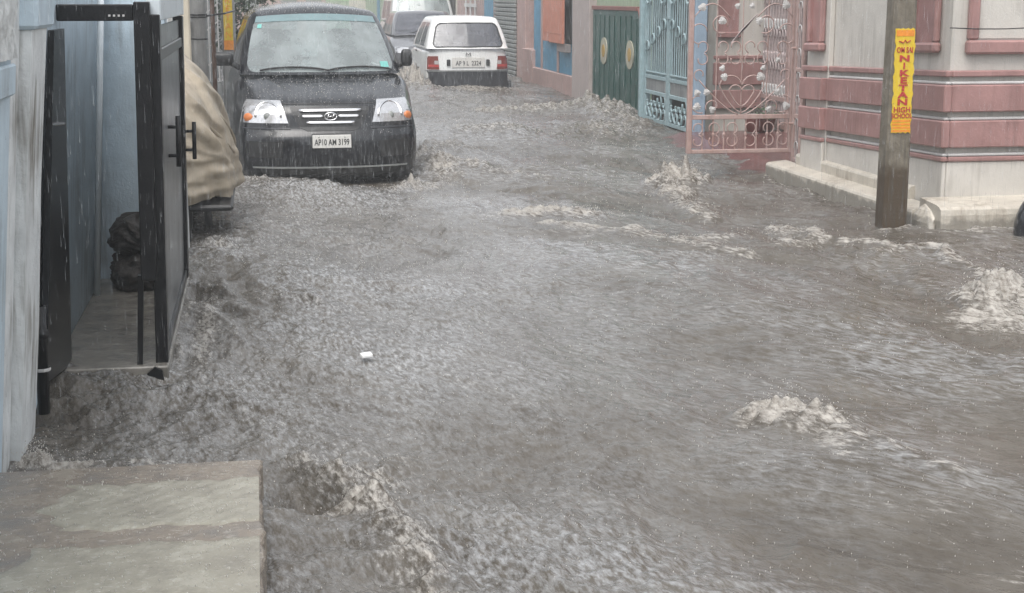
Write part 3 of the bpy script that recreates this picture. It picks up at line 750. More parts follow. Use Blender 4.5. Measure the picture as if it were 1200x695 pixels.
# ------------------------------------------------------------------ cars
def rbox(nx, ny, nz, hx, hy, hz, r):
    """surface grid of a rounded box centred at the origin -> verts, faces"""
    V = []; Fc = []; key = {}
    def vid(p):
        k = tuple(round(c, 5) for c in p)
        if k not in key: key[k] = len(V); V.append(p)
        return key[k]
    def lin(n, h): return [-h + 2 * h * i / n for i in range(n + 1)]
    X, Y, Z = lin(nx, hx), lin(ny, hy), lin(nz, hz)
    for s in (-1, 1):
        for i in range(nx):
            for j in range(ny): Fc.append(tuple(vid(p) for p in ((X[i], Y[j], s * hz), (X[i + 1], Y[j], s * hz), (X[i + 1], Y[j + 1], s * hz), (X[i], Y[j + 1], s * hz))))
            for k in range(nz): Fc.append(tuple(vid(p) for p in ((X[i], s * hy, Z[k]), (X[i + 1], s * hy, Z[k]), (X[i + 1], s * hy, Z[k + 1]), (X[i], s * hy, Z[k + 1]))))
        for j in range(ny):
            for k in range(nz): Fc.append(tuple(vid(p) for p in ((s * hx, Y[j], Z[k]), (s * hx, Y[j + 1], Z[k]), (s * hx, Y[j + 1], Z[k + 1]), (s * hx, Y[j], Z[k + 1]))))
    out = []
    for p in V:
        q = [max(-(h - r), min(h - r, c)) for c, h in zip(p, (hx, hy, hz))]
        d = Vector([a - b for a, b in zip(p, q)])
        if d.length > 1e-6: d = d.normalized() * r
        out.append(Vector(q) + d)
    return out, Fc

def lower_body(Wd, Ln, z0, z1, ztop, front, rear=None, r=0.09, crease=0.0):
    """front at y=0, rear at y=Ln; ztop(y) the bonnet/belt line; front(x,z)->dy"""
    hx, hy, hz = Wd / 2, Ln / 2, (z1 - z0) / 2
    V, Fc = rbox(48, 72, 20, hx, hy, hz, r)
    out = []
    for p in V:
        x, y, z = p.x, p.y + hy, p.z + hz + z0
        k = (z - z0) / (z1 - z0)
        z = z0 + (ztop(y) - z0) * k
        u = abs(x) / hx
        z -= 0.045 * (u ** 3) * max(0, k - .5) * 2
        x *= 1 - 0.05 * max(0, (k - 0.55) / .45) ** 1.5 - 0.03 * max(0, (.3 - k) / .3)
        wf = 1 - sstep(0.0, 1.1, y)
        y2 = y + front(u, k) * wf
        if rear:
            wr = sstep(Ln - 0.9, Ln, y); y2 -= rear(u, k) * wr
        x *= 1 - 0.05 * wf ** 2
        if crease: z += crease * max(0, k - .8) * 5 * math.exp(-((abs(x) - (0.37 + .16 * sstep(0.1, 1.0, y))) / .028) ** 2) * sstep(0.05, .2, y) * (1 - sstep(.85, 1.0, y))
        out.append((x, y2, z))
    b = MB(); b.v = out; b.f = Fc
    return b

def cabin(zb, zt, xb, xt, yf0, yf1, yr0, yr1, bow=0.10, crown=0.035, ws=(0.06, 0.10), wr=(0.10, 0.16), sides=((0.20, 0.52), (0.56, 0.86)), sz=(0.10, 0.84), fz=(0.04, 0.90), rz=(0.10, 0.86), rbow=0.05):
    """roof, pillars and panes from one parametric box; returns body MB and dict of pane MBs"""
    def lin(vals, n):
        vals = sorted(set(vals)); out = []
        for a, b in zip(vals, vals[1:]):
            m = max(1, round((b - a) * n))
            out += [a + (b - a) * i / m for i in range(m)]
        return out + [vals[-1]]
    X = lin([-1, -1 + ws[0] * 2, 1 - ws[0] * 2, 1, -1 + wr[0] * 2, 1 - wr[0] * 2, 0], 10)
    Y = lin([0, 1] + [c for s in sides for c in s], 14)
    Z = lin([0, 1, sz[0], sz[1], fz[0], fz[1], rz[0], rz[1]], 14)
    rr = 0.10
    def mp(X_, Y_, Z_):
        # round the roof edges in parameter space
        q = [X_, (Y_ - .5) * 2, Z_]
        lim = [1 - rr, 1 - rr * .6, 1 - rr]
        d = [0, 0, 0]
        d[0] = max(0, abs(q[0]) - lim[0]); d[1] = max(0, abs(q[1]) - lim[1]); d[2] = max(0, q[2] - lim[2])
        n = [d[0] / rr, d[1] / (rr * .6), d[2] / rr]
        Lg = math.sqrt(sum(c * c for c in n)); 
        if Lg > 1:
            for a, rad in ((0, rr), (1, rr * .6), (2, rr)):
                s = 1 if q[a] > 0 else -1
                if n[a] > 0: q[a] = s * (lim[a] + rad * n[a] / Lg)
        X_, Y_, Z_ = q[0], q[1] / 2 + .5, q[2]
        hx = xb + (xt - xb) * Z_ - 0.02 * 0 + 0.02 * math.sin(math.pi * Z_)
        x = X_ * hx
        ya = yf0 + (yf1 - yf0) * Z_; yb = yr0 + (yr1 - yr0) * Z_
        y = ya + (yb - ya) * Y_
        y -= bow * (1 - X_ * X_) * (1 - Y_) ** 3
        y += rbow * (1 - X_ * X_) * Y_ ** 3
        z = zb + (zt - zb) * Z_ + crown * (1 - X_ * X_) * Z_ ** 2 * (0.5 + 0.5 * math.sin(math.pi * min(1, max(0, Y_))))
        return (x, y, z)
    body = MB(); panes = {'windscreen': MB(), 'rear_window': MB(), 'side_window': [MB() for _ in range(2 * len(sides))]}
    def quad(dst, a, b, c, d): dst.add([mp(*a), mp(*b), mp(*c), mp(*d)], [(0, 1, 2, 3)])
    e = 1e-6
    for i in range(len(X) - 1):
        for k in range(len(Z) - 1):
            inx = X[i] >= -1 + ws[0] * 2 - e and X[i + 1] <= 1 - ws[0] * 2 + e
            f = inx and Z[k] >= fz[0] - e and Z[k + 1] <= fz[1] + e
            quad(panes['windscreen'] if f else body, (X[i], 0, Z[k]), (X[i + 1], 0, Z[k]), (X[i + 1], 0, Z[k + 1]), (X[i], 0, Z[k + 1]))
            inx = X[i] >= -1 + wr[0] * 2 - e and X[i + 1] <= 1 - wr[0] * 2 + e
            f = inx and Z[k] >= rz[0] - e and Z[k + 1] <= rz[1] + e
            quad(panes['rear_window'] if f else body, (X[i], 1, Z[k]), (X[i + 1], 1, Z[k]), (X[i + 1], 1, Z[k + 1]), (X[i], 1, Z[k + 1]))
        for j in range(len(Y) - 1):
            quad(body, (X[i], Y[j], 1), (X[i + 1], Y[j], 1), (X[i + 1], Y[j + 1], 1), (X[i], Y[j + 1], 1))
    for s, X_ in enumerate((-1, 1)):
        for j in range(len(Y) - 1):
            for k in range(len(Z) - 1):
                dst = body
                for q, (a, b_) in enumerate(sides):
                    if Y[j] >= a - e and Y[j + 1] <= b_ + e and Z[k] >= sz[0] - e and Z[k + 1] <= sz[1] + e: dst = panes['side_window'][s * len(sides) + q]
                quad(dst, (X_, Y[j], Z[k]), (X_, Y[j + 1], Z[k]), (X_, Y[j + 1], Z[k + 1]), (X_, Y[j], Z[k + 1]))
    def fill(x0, x1, z0, z1, Yv, rx, rz_):      # rounded pane corners
        for sx, xc in ((1, x0), (-1, x1)):
            for sz_, zc in ((1, z0), (-1, z1)):
                arc = [(xc + sx * rx * (1 - math.cos(a)), zc + sz_ * rz_ * (1 - math.sin(a))) for a in [math.pi / 2 * i / 6 for i in range(7)]]
                pts = [mp(xc, Yv, zc)] + [mp(a, Yv, b__) for a, b__ in arc]
                off = -.004 if Yv == 0 else .004
                body.add([(p[0], p[1] + off, p[2] + .002) for p in pts], [(0, i, i + 1) for i in range(1, 7)])
    fill(-1 + ws[0] * 2, 1 - ws[0] * 2, fz[0], fz[1], 0, .09, .14)
    import bmesh
    def weld(mb):
        bm = bmesh.new(); vs = [bm.verts.new(v) for v in mb.v]
        for f in mb.f:
            try: bm.faces.new([vs[i] for i in f])
            except ValueError: pass
        bmesh.ops.remove_doubles(bm, verts=bm.verts, dist=1e-4)
        bmesh.ops.recalc_face_normals(bm, faces=bm.faces)
        bm.verts.ensure_lookup_table(); bm.verts.index_update()
        out = MB(); out.v = [tuple(v.co) for v in bm.verts]; out.f = [tuple(v.index for v in f.verts) for f in bm.faces]; bm.free()
        return out
    panes['windscreen'] = weld(panes['windscreen']); panes['rear_window'] = weld(panes['rear_window'])
    panes['side_window'] = [weld(p) for p in panes['side_window']]
    return weld(body), panes, mp

class Skin:
    """raycasts along +y or -y onto a body so lamps, grilles and plates follow its surface"""
    def __init__(s, mbs):
        V = []; Fc = []
        for b in mbs:
            o = len(V); V += [Vector(v) for v in b.v]; Fc += [tuple(i + o for i in f) for f in b.f]
        s.t = BVHTree.FromPolygons(V, Fc)
    def y(s, x, z, sgn):
        h = s.t.ray_cast(Vector((x, -3 if sgn > 0 else 9, z)), Vector((0, sgn, 0)))
        return h[0].y if h[0] is not None else None
    def patch(s, rows, sgn, off, thick, nu=10, nv=6):
        """rows: list of (z, xleft, xright) bottom to top; a slab proud of the skin by off, sunk by thick"""
        zs = [r_[0] for r_ in rows]; fl = []; bk = []
        last = 0.0
        for j in range(nv + 1):
            z = zs[0] + (zs[-1] - zs[0]) * j / nv
            a = interp(zs, [r_[1] for r_ in rows], z); b = interp(zs, [r_[2] for r_ in rows], z)
            rf, rb = [], []
            for i in range(nu + 1):
                x = a + (b - a) * i / nu; y = s.y(x, z, sgn)
                if y is None: y = last
                last = y
                rf.append((x, y - sgn * off, z)); rb.append((x, y + sgn * thick, z))
            fl.append(rf); bk.append(rb)
        m = MB().grid(fl); m.grid(bk)
        n = (nu + 1); N = n * (nv + 1)
        ring = [i for i in range(n)] + [j * n + nu for j in range(1, nv + 1)] + [nv * n + i for i in range(nu - 1, -1, -1)] + [j * n for j in range(nv - 1, 0, -1)]
        for a, b in zip(ring, ring[1:] + ring[:1]): m.f.append((a, b, N + b, N + a))
        return m

def car_wheel(parent, x, y, z, rad, wd=0.16):
    o = MB().lathe([(rad * .62, -wd / 2), (rad * .9, -wd / 2), (rad, -wd * .3), (rad, wd * .3), (rad * .9, wd / 2), (rad * .62, wd / 2), (rad * .5, 0.02), (rad * .62, -wd / 2)], 28, 'x', (x, y, z)).build('wheel', 'rubber', parent, smooth=True)
    MB().lathe([(0, -wd * .4), (rad * .3, -wd * .42), (rad * .6, -wd * .38), (rad * .62, 0), (rad * .6, wd * .38), (rad * .3, wd * .42), (0, wd * .4)], 20, 'x', (x, y, z)).build('rim', 'shutter_grey', o, smooth=True)

def seats(parent, ys, xs, zbelt):
    for y in ys:
        for x in xs:
            s = MB().box(x - .22, x + .22, y, y + .12, zbelt - .05, zbelt + .18, 0.04).build('seat', 'seat', parent)
            MB().box(x - .12, x + .12, y + .02, y + .10, zbelt + .20, zbelt + .36, 0.03).build('headrest', 'seat', s)

WET = []      # points on the black car's bonnet and roof where rain bursts
def black_car():
    r = empty('hatchback_car', 'black hatchback with number plate AP10 AM 3199 driving towards the camera', 'car', (0.605, 12.72, -0.16), R(2.2))
    Wd, Ln = 1.60, 3.5
    zt = lambda y: interp([0, .06, .2, .5, .95, 3.1, 3.5], [0.80, 0.83, 0.875, 0.95, 1.04, 1.06, 1.02], y)
    fr = lambda u, k: 0.20 * u ** 2.8 + 0.05 * sstep(.55, .72, k) + 0.16 * max(0, k - .72) - 0.008 * math.exp(-((k - .42) / .16) ** 2) + 0.06 * max(0, .25 - k)
    lb = lower_body(Wd, Ln, 0.17, 1.0, zt, fr, lambda u, k: 0.12 * u ** 2.5, 0.10, 0.014)
    lb.build('body', 'black_paint', r, smooth=True)
    cb, pn, mp = cabin(1.02, 1.565, 0.73, 0.575, 0.92, 1.62, 3.42, 3.15, bow=0.16, crown=0.085, ws=(0.045, 0), wr=(0.10, 0))
    cb.build('roof', 'black_paint', r, smooth=True)
    g = pn['windscreen'].build('windscreen', 'windscreen', r, smooth=True)
    pn['rear_window'].build('rear_window', 'windscreen', r, smooth=True)
    for p in pn['side_window']: p.build('side_window', 'dark_glass', r, smooth=True)
    seats(r, (1.75,), (-0.33, 0.33), 1.02); seats(r, (2.7,), (-0.34, 0.34), 1.02)
    MB().box(-0.62, 0.62, 1.02, 1.35, 1.02, 1.07, 0.02).build('dashboard', 'plastic', r)
    o = MB().lathe([(0.165, -.012), (0.18, 0), (0.165, .012), (0.150, 0), (0.165, -.012)], 20, 'y', (0.33, 1.45, 1.10)).build('steering_wheel', 'plastic', r, smooth=True)
    sk = Skin([lb])
    top = Skin([lb, cb])
    mw_ = Matrix.Translation(r.location) @ Matrix.Rotation(r.rotation_euler.z, 4, 'Z')
    for _ in range(2600):
        x, y = random.uniform(-.7, .7), random.uniform(.05, 3.2)
        hit = top.t.ray_cast(Vector((x, y, 3)), Vector((0, 0, -1)))
        if hit[0] is not None and (y < .95 or hit[0].z > 1.5): WET.append(mw_ @ hit[0])
    # grille
    gr = sk.patch([(0.585, -0.20, 0.20), (0.62, -0.265, 0.265), (0.72, -0.315, 0.315), (0.782, -0.34, 0.34)], 1, 0.004, 0.02, 14, 6).build('grille', 'plastic', r)
    for (z, a, gap) in ((0.757, 0.268, 0), (0.708, 0.243, 0.062), (0.655, 0.207, 0)):
        for s in ((-1, 1) if gap else (0,)):
            x0, x1 = (-a, a) if s == 0 else ((-a, -gap) if s < 0 else (gap, a))
            sk.patch([(z - .010, x0 + .01, x1 - .01), (z, x0, x1), (z + .010, x0 + .01, x1 - .01)], 1, 0.020, 0.01, 12, 4).build('grille_bar', 'chrome', gr, smooth=True)
    sk.patch([(0.806, -0.40, 0.40), (0.813, -0.40, 0.40)], 1, 0.004, 0.01, 20, 1).build('bonnet_gap', 'rubber', r)
    yb = sk.y(0, 0.705, 1) - 0.026
    em = MB(); em.tube([(0.052 * math.cos(a), yb, 0.705 + 0.031 * math.sin(a)) for a in [2 * math.pi * i / 20 for i in range(21)]], 0.0055, 6)
    for q in (-1, 1): em.tube([(q * .022 - .010, yb, 0.683), (q * .022 + .010, yb, 0.727)], 0.005, 5)
    em.tube([(-.024, yb, 0.700), (.024, yb, 0.710)], 0.005, 5)
    em.build('emblem', 'chrome', gr, smooth=True)
    # lamps
    for s in (-1, 1):
        rows = [(0.650, 0.355, 0.745), (0.70, 0.37, 0.738), (0.78, 0.395, 0.72), (0.835, 0.41, 0.685)]
        rows = [(z, min(s * a, s * b), max(s * a, s * b)) for z, a, b in rows]
        hl = sk.patch(rows, 1, 0.006, 0.03, 12, 8).build('headlight', 'reflector', r, smooth=False)
        cx = s * 0.52; y0 = sk.y(cx, 0.74, 1)
        pts = []
        for i in range(17):
            a = math.pi * (i / 16) * 1.1 - .05 * math.pi
            x = cx + 0.105 * math.cos(a); z = 0.715 + 0.105 * math.sin(a)
            pts.append((x, (sk.y(x, max(.655, min(z, .82)), 1) or y0) - 0.012, z))
        MB().tube(pts, 0.009, 6).build('lamp_ring', 'chrome', hl, smooth=True)
        MB().lathe([(0.0, -0.022), (0.03, -0.02), (0.038, 0.0)], 14, 'y', (cx, y0 - .004, 0.70)).build('bulb_shade', 'shutter_grey', hl, smooth=True)
        ax = s * 0.682; ya = sk.y(ax, 0.69, 1)
        m = MB().lathe([(0.0, -0.014), (0.02, -0.012), (0.038, 0.0), (0.038, 0.02)], 18, 'y', (0, 0, 0))
        m.v = [(x + ax, y + ya - 0.008 + (s * x) * 0.7, z + 0.692) for x, y, z in m.v]
        m.build('indicator', 'amber', hl, smooth=True)
        # lower fog recess
        sk.patch([(0.36, min(s * .42, s * .70), max(s * .42, s * .70)), (0.50, min(s * .40, s * .72), max(s * .40, s * .72))], 1, 0.002, 0.015, 8, 3).build('bumper_panel', 'plastic', r)
        # bonnet crease ridge
    # bumper line, lower intake, crease under the lamps
    sk.patch([(0.272, -0.66, 0.66), (0.286, -0.66, 0.66)], 1, 0.008, 0.01, 24, 2).build('bumper_trim', 'shutter_grey', r)
    sk.patch([(0.19, -0.56, 0.56), (0.265, -0.60, 0.60)], 1, 0.003, 0.02, 16, 2).build('intake', 'rubber', r)
    for s in (-1, 1):
        sk.patch([(0.600, min(s * .34, s * .735), max(s * .34, s * .735)), (0.612, min(s * .34, s * .735), max(s * .34, s * .735))], 1, 0.008, 0.02, 12, 1).build('bumper_crease', 'bumper_grey', r)
    # plate
    yp = sk.y(0, 0.50, 1) - 0.022
    pl = MB().box(-0.163, 0.163, yp - .004, yp + .010, 0.445, 0.555, 0.003).build('number_plate', 'plate', r)
    text('lettering', 'AP10 AM 3199', 0.072, 'ink', pl, (0, yp - 0.0055, 0.492), (R(90), 0, 0), 0.66, bold=0.0012)
    for s in (-1, 1):
        MB().lathe([(0, -.006), (.005, -.004), (.005, 0)], 8, 'y', (s * .11, yp - .003, .535)).build('plate_bolt', 'shutter_grey', pl)
    MB().box(-0.17, 0.17, yp + .011, yp + .03, 0.435, 0.565, 0.004).build('plate_holder', 'plastic', r)
    # wipers, mirrors, stickers
    for x0, x1 in ((-0.52, 0.05), (0.05, 0.60)):
        pts = []
        for k in range(9):
            u = k / 8; x = x0 + (x1 - x0) * u
            z_ = 0.055 + 0.05 * math.sin(math.pi * u) ** .7 if True else 0
            p = mp(x / 0.69, 0, z_)
            pts.append((p[0], p[1] - 0.016, p[2] + .006))
        MB().tube(pts, 0.009, 5).build('wiper', 'rubber', r)
    for s in (-1, 1):
        V, Fc = rbox(8, 6, 6, 0.095, 0.05, 0.062, 0.045)
        mw = 1.0 if s < 0 else 0.55
        m = MB(); m.v = [(p.x * mw + s * (0.86 if s < 0 else 0.80), p.y + 1.12 + 0.03 * s * p.x, p.z * (1 if s < 0 else 1.25) + 1.15) for p in V]; m.f = Fc
        mo = m.build('mirror', 'plastic', r, smooth=True)
        MB().tube([(s * 0.70, 1.16, 1.06), (s * 0.80, 1.14, 1.12)], 0.028, 8).build('mirror_arm', 'plastic', mo, smooth=True)
    P = [[(lambda p: (p[0], p[1] - .004, p[2] + .003))(mp(-.90 + 1.80 * i / 16, 0, .80 + .098 * j / 3)) for i in range(17)] for j in range(4)]
    MB().grid(P).build('shade_band', 'shade_band', g, smooth=True)
    MB().box(-0.30, -0.16, 1.50, 1.53, 1.34, 1.40, 0.012).build('rear_view_mirror', 'plastic', r)
    for (u, v, wx, wz) in ((-0.82, 0.74, 0.03, 0.03), (0.80, 0.14, 0.05, 0.045)):
        a = [mp(u - wx, 0, v - wz), mp(u + wx, 0, v - wz), mp(u + wx, 0, v + wz), mp(u - wx, 0, v + wz)]
        a = [(p[0], p[1] - .006, p[2] + .003) for p in a]; c = [(p[0], p[1] + .003, p[2]) for p in a]
        MB().add(a + c, [(0, 1, 2, 3), (4, 7, 6, 5), (0, 4, 5, 1), (1, 5, 6, 2), (2, 6, 7, 3), (3, 7, 4, 0)]).build('windscreen_sticker', 'sticker', g)
    for s in (-1, 1):
        MB().box(s * .775 - .012, s * .775 + .012, 1.0, 3.0, 0.52, 0.57, 0.006).build('side_moulding', 'plastic', r)
        for y in (1.75, 2.55): MB().box(s * .762 - .014, s * .762 + .014, y, y + .16, 0.86, 0.885, 0.006).build('door_handle', 'plastic', r)
        car_wheel(r, s * 0.66, 0.62, 0.27, 0.27); car_wheel(r, s * 0.66, 2.95, 0.27, 0.27)
black_car()

def white_car():
    # built rear towards the camera: rear at y = 0
    r = empty('hatchback_car', 'small white hatchback seen from behind, plate AP 9 L 2324', 'car', (3.52, 25.2, -0.2))
    Wd, Ln = 1.47, 3.3
    zt = lambda y: interp([0, .15, 2.2, 2.5, 3.3], [0.88, 0.89, 0.90, 0.87, 0.70], y)
    lb = lower_body(Wd, Ln, 0.18, 0.89, zt, lambda u, k: 0.10 * u ** 3 + 0.04 * k, lambda u, k: .15 * u ** 2.5, 0.07)
    lb.build('body', 'white_paint', r, smooth=True)
    cb, pn, mp = cabin(0.88, 1.395, 0.70, 0.535, 0.05, 0.36, 2.5, 1.85, bow=0.05, crown=0.03, ws=(0.07, 0), wr=(0.08, 0), fz=(0.05, 0.80), sides=((0.16, 0.46), (0.50, 0.84)), sz=(0.06, 0.82))
    cb.build('roof', 'white_paint', r, smooth=True)
    g = pn['windscreen'].build('rear_window', 'haze_glass', r, smooth=True)
    pn['rear_window'].build('windscreen', 'haze_glass', r, smooth=True)
    for p in pn['side_window']: p.build('side_window', 'haze_glass', r, smooth=True)
    # black rubber round the rear window
    pts = [mp(x, 0, z) for x, z in ((-.77, .05), (0, .05), (.77, .05), (.83, .09), (.86, .17), (.86, .68), (.83, .76), (.77, .80), (0, .80), (-.77, .80), (-.83, .76), (-.86, .68), (-.86, .17), (-.83, .09), (-.77, .05))]
    MB().tube([(p[0], p[1] - .004, p[2]) for p in pts], 0.012, 6).build('window_seal', 'rubber', g)
    seats(r, (1.2,), (-0.32, 0.32), 0.92)
    sk = Skin([lb])
    for s in (-1, 1):
        lm = sk.patch([(0.535, min(s * .49, s * .69), max(s * .49, s * .69)), (0.755, min(s * .51, s * .68), max(s * .51, s * .68))], 1, 0.012, 0.02, 8, 6).build('tail_light', 'red_lamp', r)
        sk.patch([(0.62, min(s * .50, s * .57), max(s * .50, s * .57)), (0.68, min(s * .50, s * .57), max(s * .50, s * .57))], 1, 0.018, 0.01, 3, 3).build('reverse_lamp', 'clear_lamp', lm)
        sk.patch([(0.575, min(s * .50, s * .67), max(s * .50, s * .67)), (0.615, min(s * .50, s * .67), max(s * .50, s * .67))], 1, 0.018, 0.01, 4, 3).build('lamp_strip', 'poster_red', lm)
        x = s * 0.335; y = sk.y(x, .64, 1)
        MB().box(x - .03, x + .03, y - .03, y + .01, 0.595, 0.70, 0.008).build('plate_lamp', 'plastic', r)
    bp = sk.patch([(0.16, -.725, .725), (0.24, -.735, .735), (0.46, -.735, .735), (0.52, -.70, .70)], 1, 0.075, 0.02, 22, 6).build('rear_bumper', 'bumper_grey', r)
    MB().box(-0.70, 0.70, -0.085, -0.075, 0.505, 0.515).build('bumper_line', 'shutter_grey', bp)
    yp = sk.y(0, 0.65, 1) - .012
    pl = MB().box(-0.28, 0.28, yp - .004, yp + .008, 0.565, 0.735, 0.003).build('number_plate', 'plate', r)
    text('lettering', 'AP 9 L  2324', 0.105, 'ink_grey', pl, (0, yp - 0.006, 0.633), (R(90), 0, 0), 0.78, bold=0.002)
    em = MB().tube([(-.04, yp - .01, .765), (-.03, yp - .01, .81), (0, yp - .01, .775), (.03, yp - .01, .81), (.04, yp - .01, .765)], 0.010, 5); em.build('emblem', 'ink_grey', r)
    for s in (-1, 1):
        MB().box(s * .715 - .02, s * .715 + .02, 0.9, 2.6, 0.5, 0.54, 0.006).build('side_moulding', 'plastic', r)
        MB().box(s * .735 - .012, s * .735 + .012, 1.35, 1.5, 0.80, 0.825, 0.006).build('door_handle', 'plastic', r)
        car_wheel(r, s * 0.63, 0.55, 0.26, 0.26); car_wheel(r, s * 0.63, 2.65, 0.26, 0.26)
white_car()

def grey_car():
    r = empty('saloon_car', 'dark grey car facing the camera, half hidden behind the white hatchback', 'car', (3.62, 31.5, -0.2))
    zt = lambda y: interp([0, .1, .3, 1.1, 3.6, 4.2], [0.66, 0.72, 0.76, 0.93, 0.96, 0.92], y)
    lb = lower_body(1.62, 4.2, 0.18, 0.95, zt, lambda u, k: 0.2 * u ** 2.6 + .1 * max(0, k - .6), lambda u, k: .15 * u ** 2.5, 0.10)
    lb.build('body', 'grey_paint_car', r, smooth=True)
    cb, pn, mp = cabin(0.93, 1.41, 0.74, 0.57, 1.05, 1.75, 3.9, 3.2, bow=0.12, crown=0.04, ws=(0.05, 0))
    cb.build('roof', 'grey_paint_car', r, smooth=True)
    pn['windscreen'].build('windscreen', 'haze_glass', r, smooth=True); pn['rear_window'].build('rear_window', 'haze_glass', r, smooth=True)
    for p in pn['side_window']: p.build('side_window', 'haze_glass', r, smooth=True)
    MB().tube([(-.35, .93, .97), (.1, 1.02, 1.06)], 0.01, 5).build('wiper', 'rubber', r)
    sk = Skin([lb])
    for s in (-1, 1):
        sk.patch([(0.58, min(s * .45, s * .74), max(s * .45, s * .74)), (0.70, min(s * .47, s * .72), max(s * .47, s * .72))], 1, 0.006, 0.02, 6, 4).build('headlight', 'reflector', r)
        car_wheel(r, s * 0.68, 0.8, 0.28, 0.28); car_wheel(r, s * 0.68, 3.3, 0.28, 0.28)
    sk.patch([(0.55, -.36, .36), (0.66, -.4, .4)], 1, 0.004, 0.02, 8, 3).build('grille', 'plastic', r)
grey_car()

def white_van():
    r = empty('white_van', 'white van with a sloping nose, behind the grey car', 'van', (4.15, 37.5, -0.2))
    zt = lambda y: interp([0, .2, .5, 3.9], [1.0, 1.08, 1.15, 1.15], y)
    lb = lower_body(1.66, 3.9, 0.2, 1.12, zt, lambda u, k: 0.15 * u ** 2.6 + .1 * k, None, 0.10)
    lb.build('body', 'white_paint', r, smooth=True)
    cb, pn, mp = cabin(1.13, 1.95, 0.80, 0.64, 0.25, 0.85, 3.8, 3.6, bow=0.10, crown=0.05, ws=(0.06, 0), sz=(0.06, .6), fz=(0.05, .75))
    cb.build('roof', 'white_paint', r, smooth=True)
    for k in ('windscreen', 'rear_window'): pn[k].build(k, 'windscreen', r, smooth=True)
    for p in pn['side_window']: p.build('side_window', 'haze_glass', r, smooth=True)
    sk = Skin([lb])
    for s in (-1, 1):
        sk.patch([(0.7, min(s * .5, s * .72), max(s * .5, s * .72)), (0.88, min(s * .5, s * .72), max(s * .5, s * .72))], 1, 0.006, 0.02, 6, 4).build('headlight', 'reflector', r)
        car_wheel(r, s * 0.7, 0.7, 0.28, 0.28); car_wheel(r, s * 0.7, 3.1, 0.28, 0.28)
white_van()

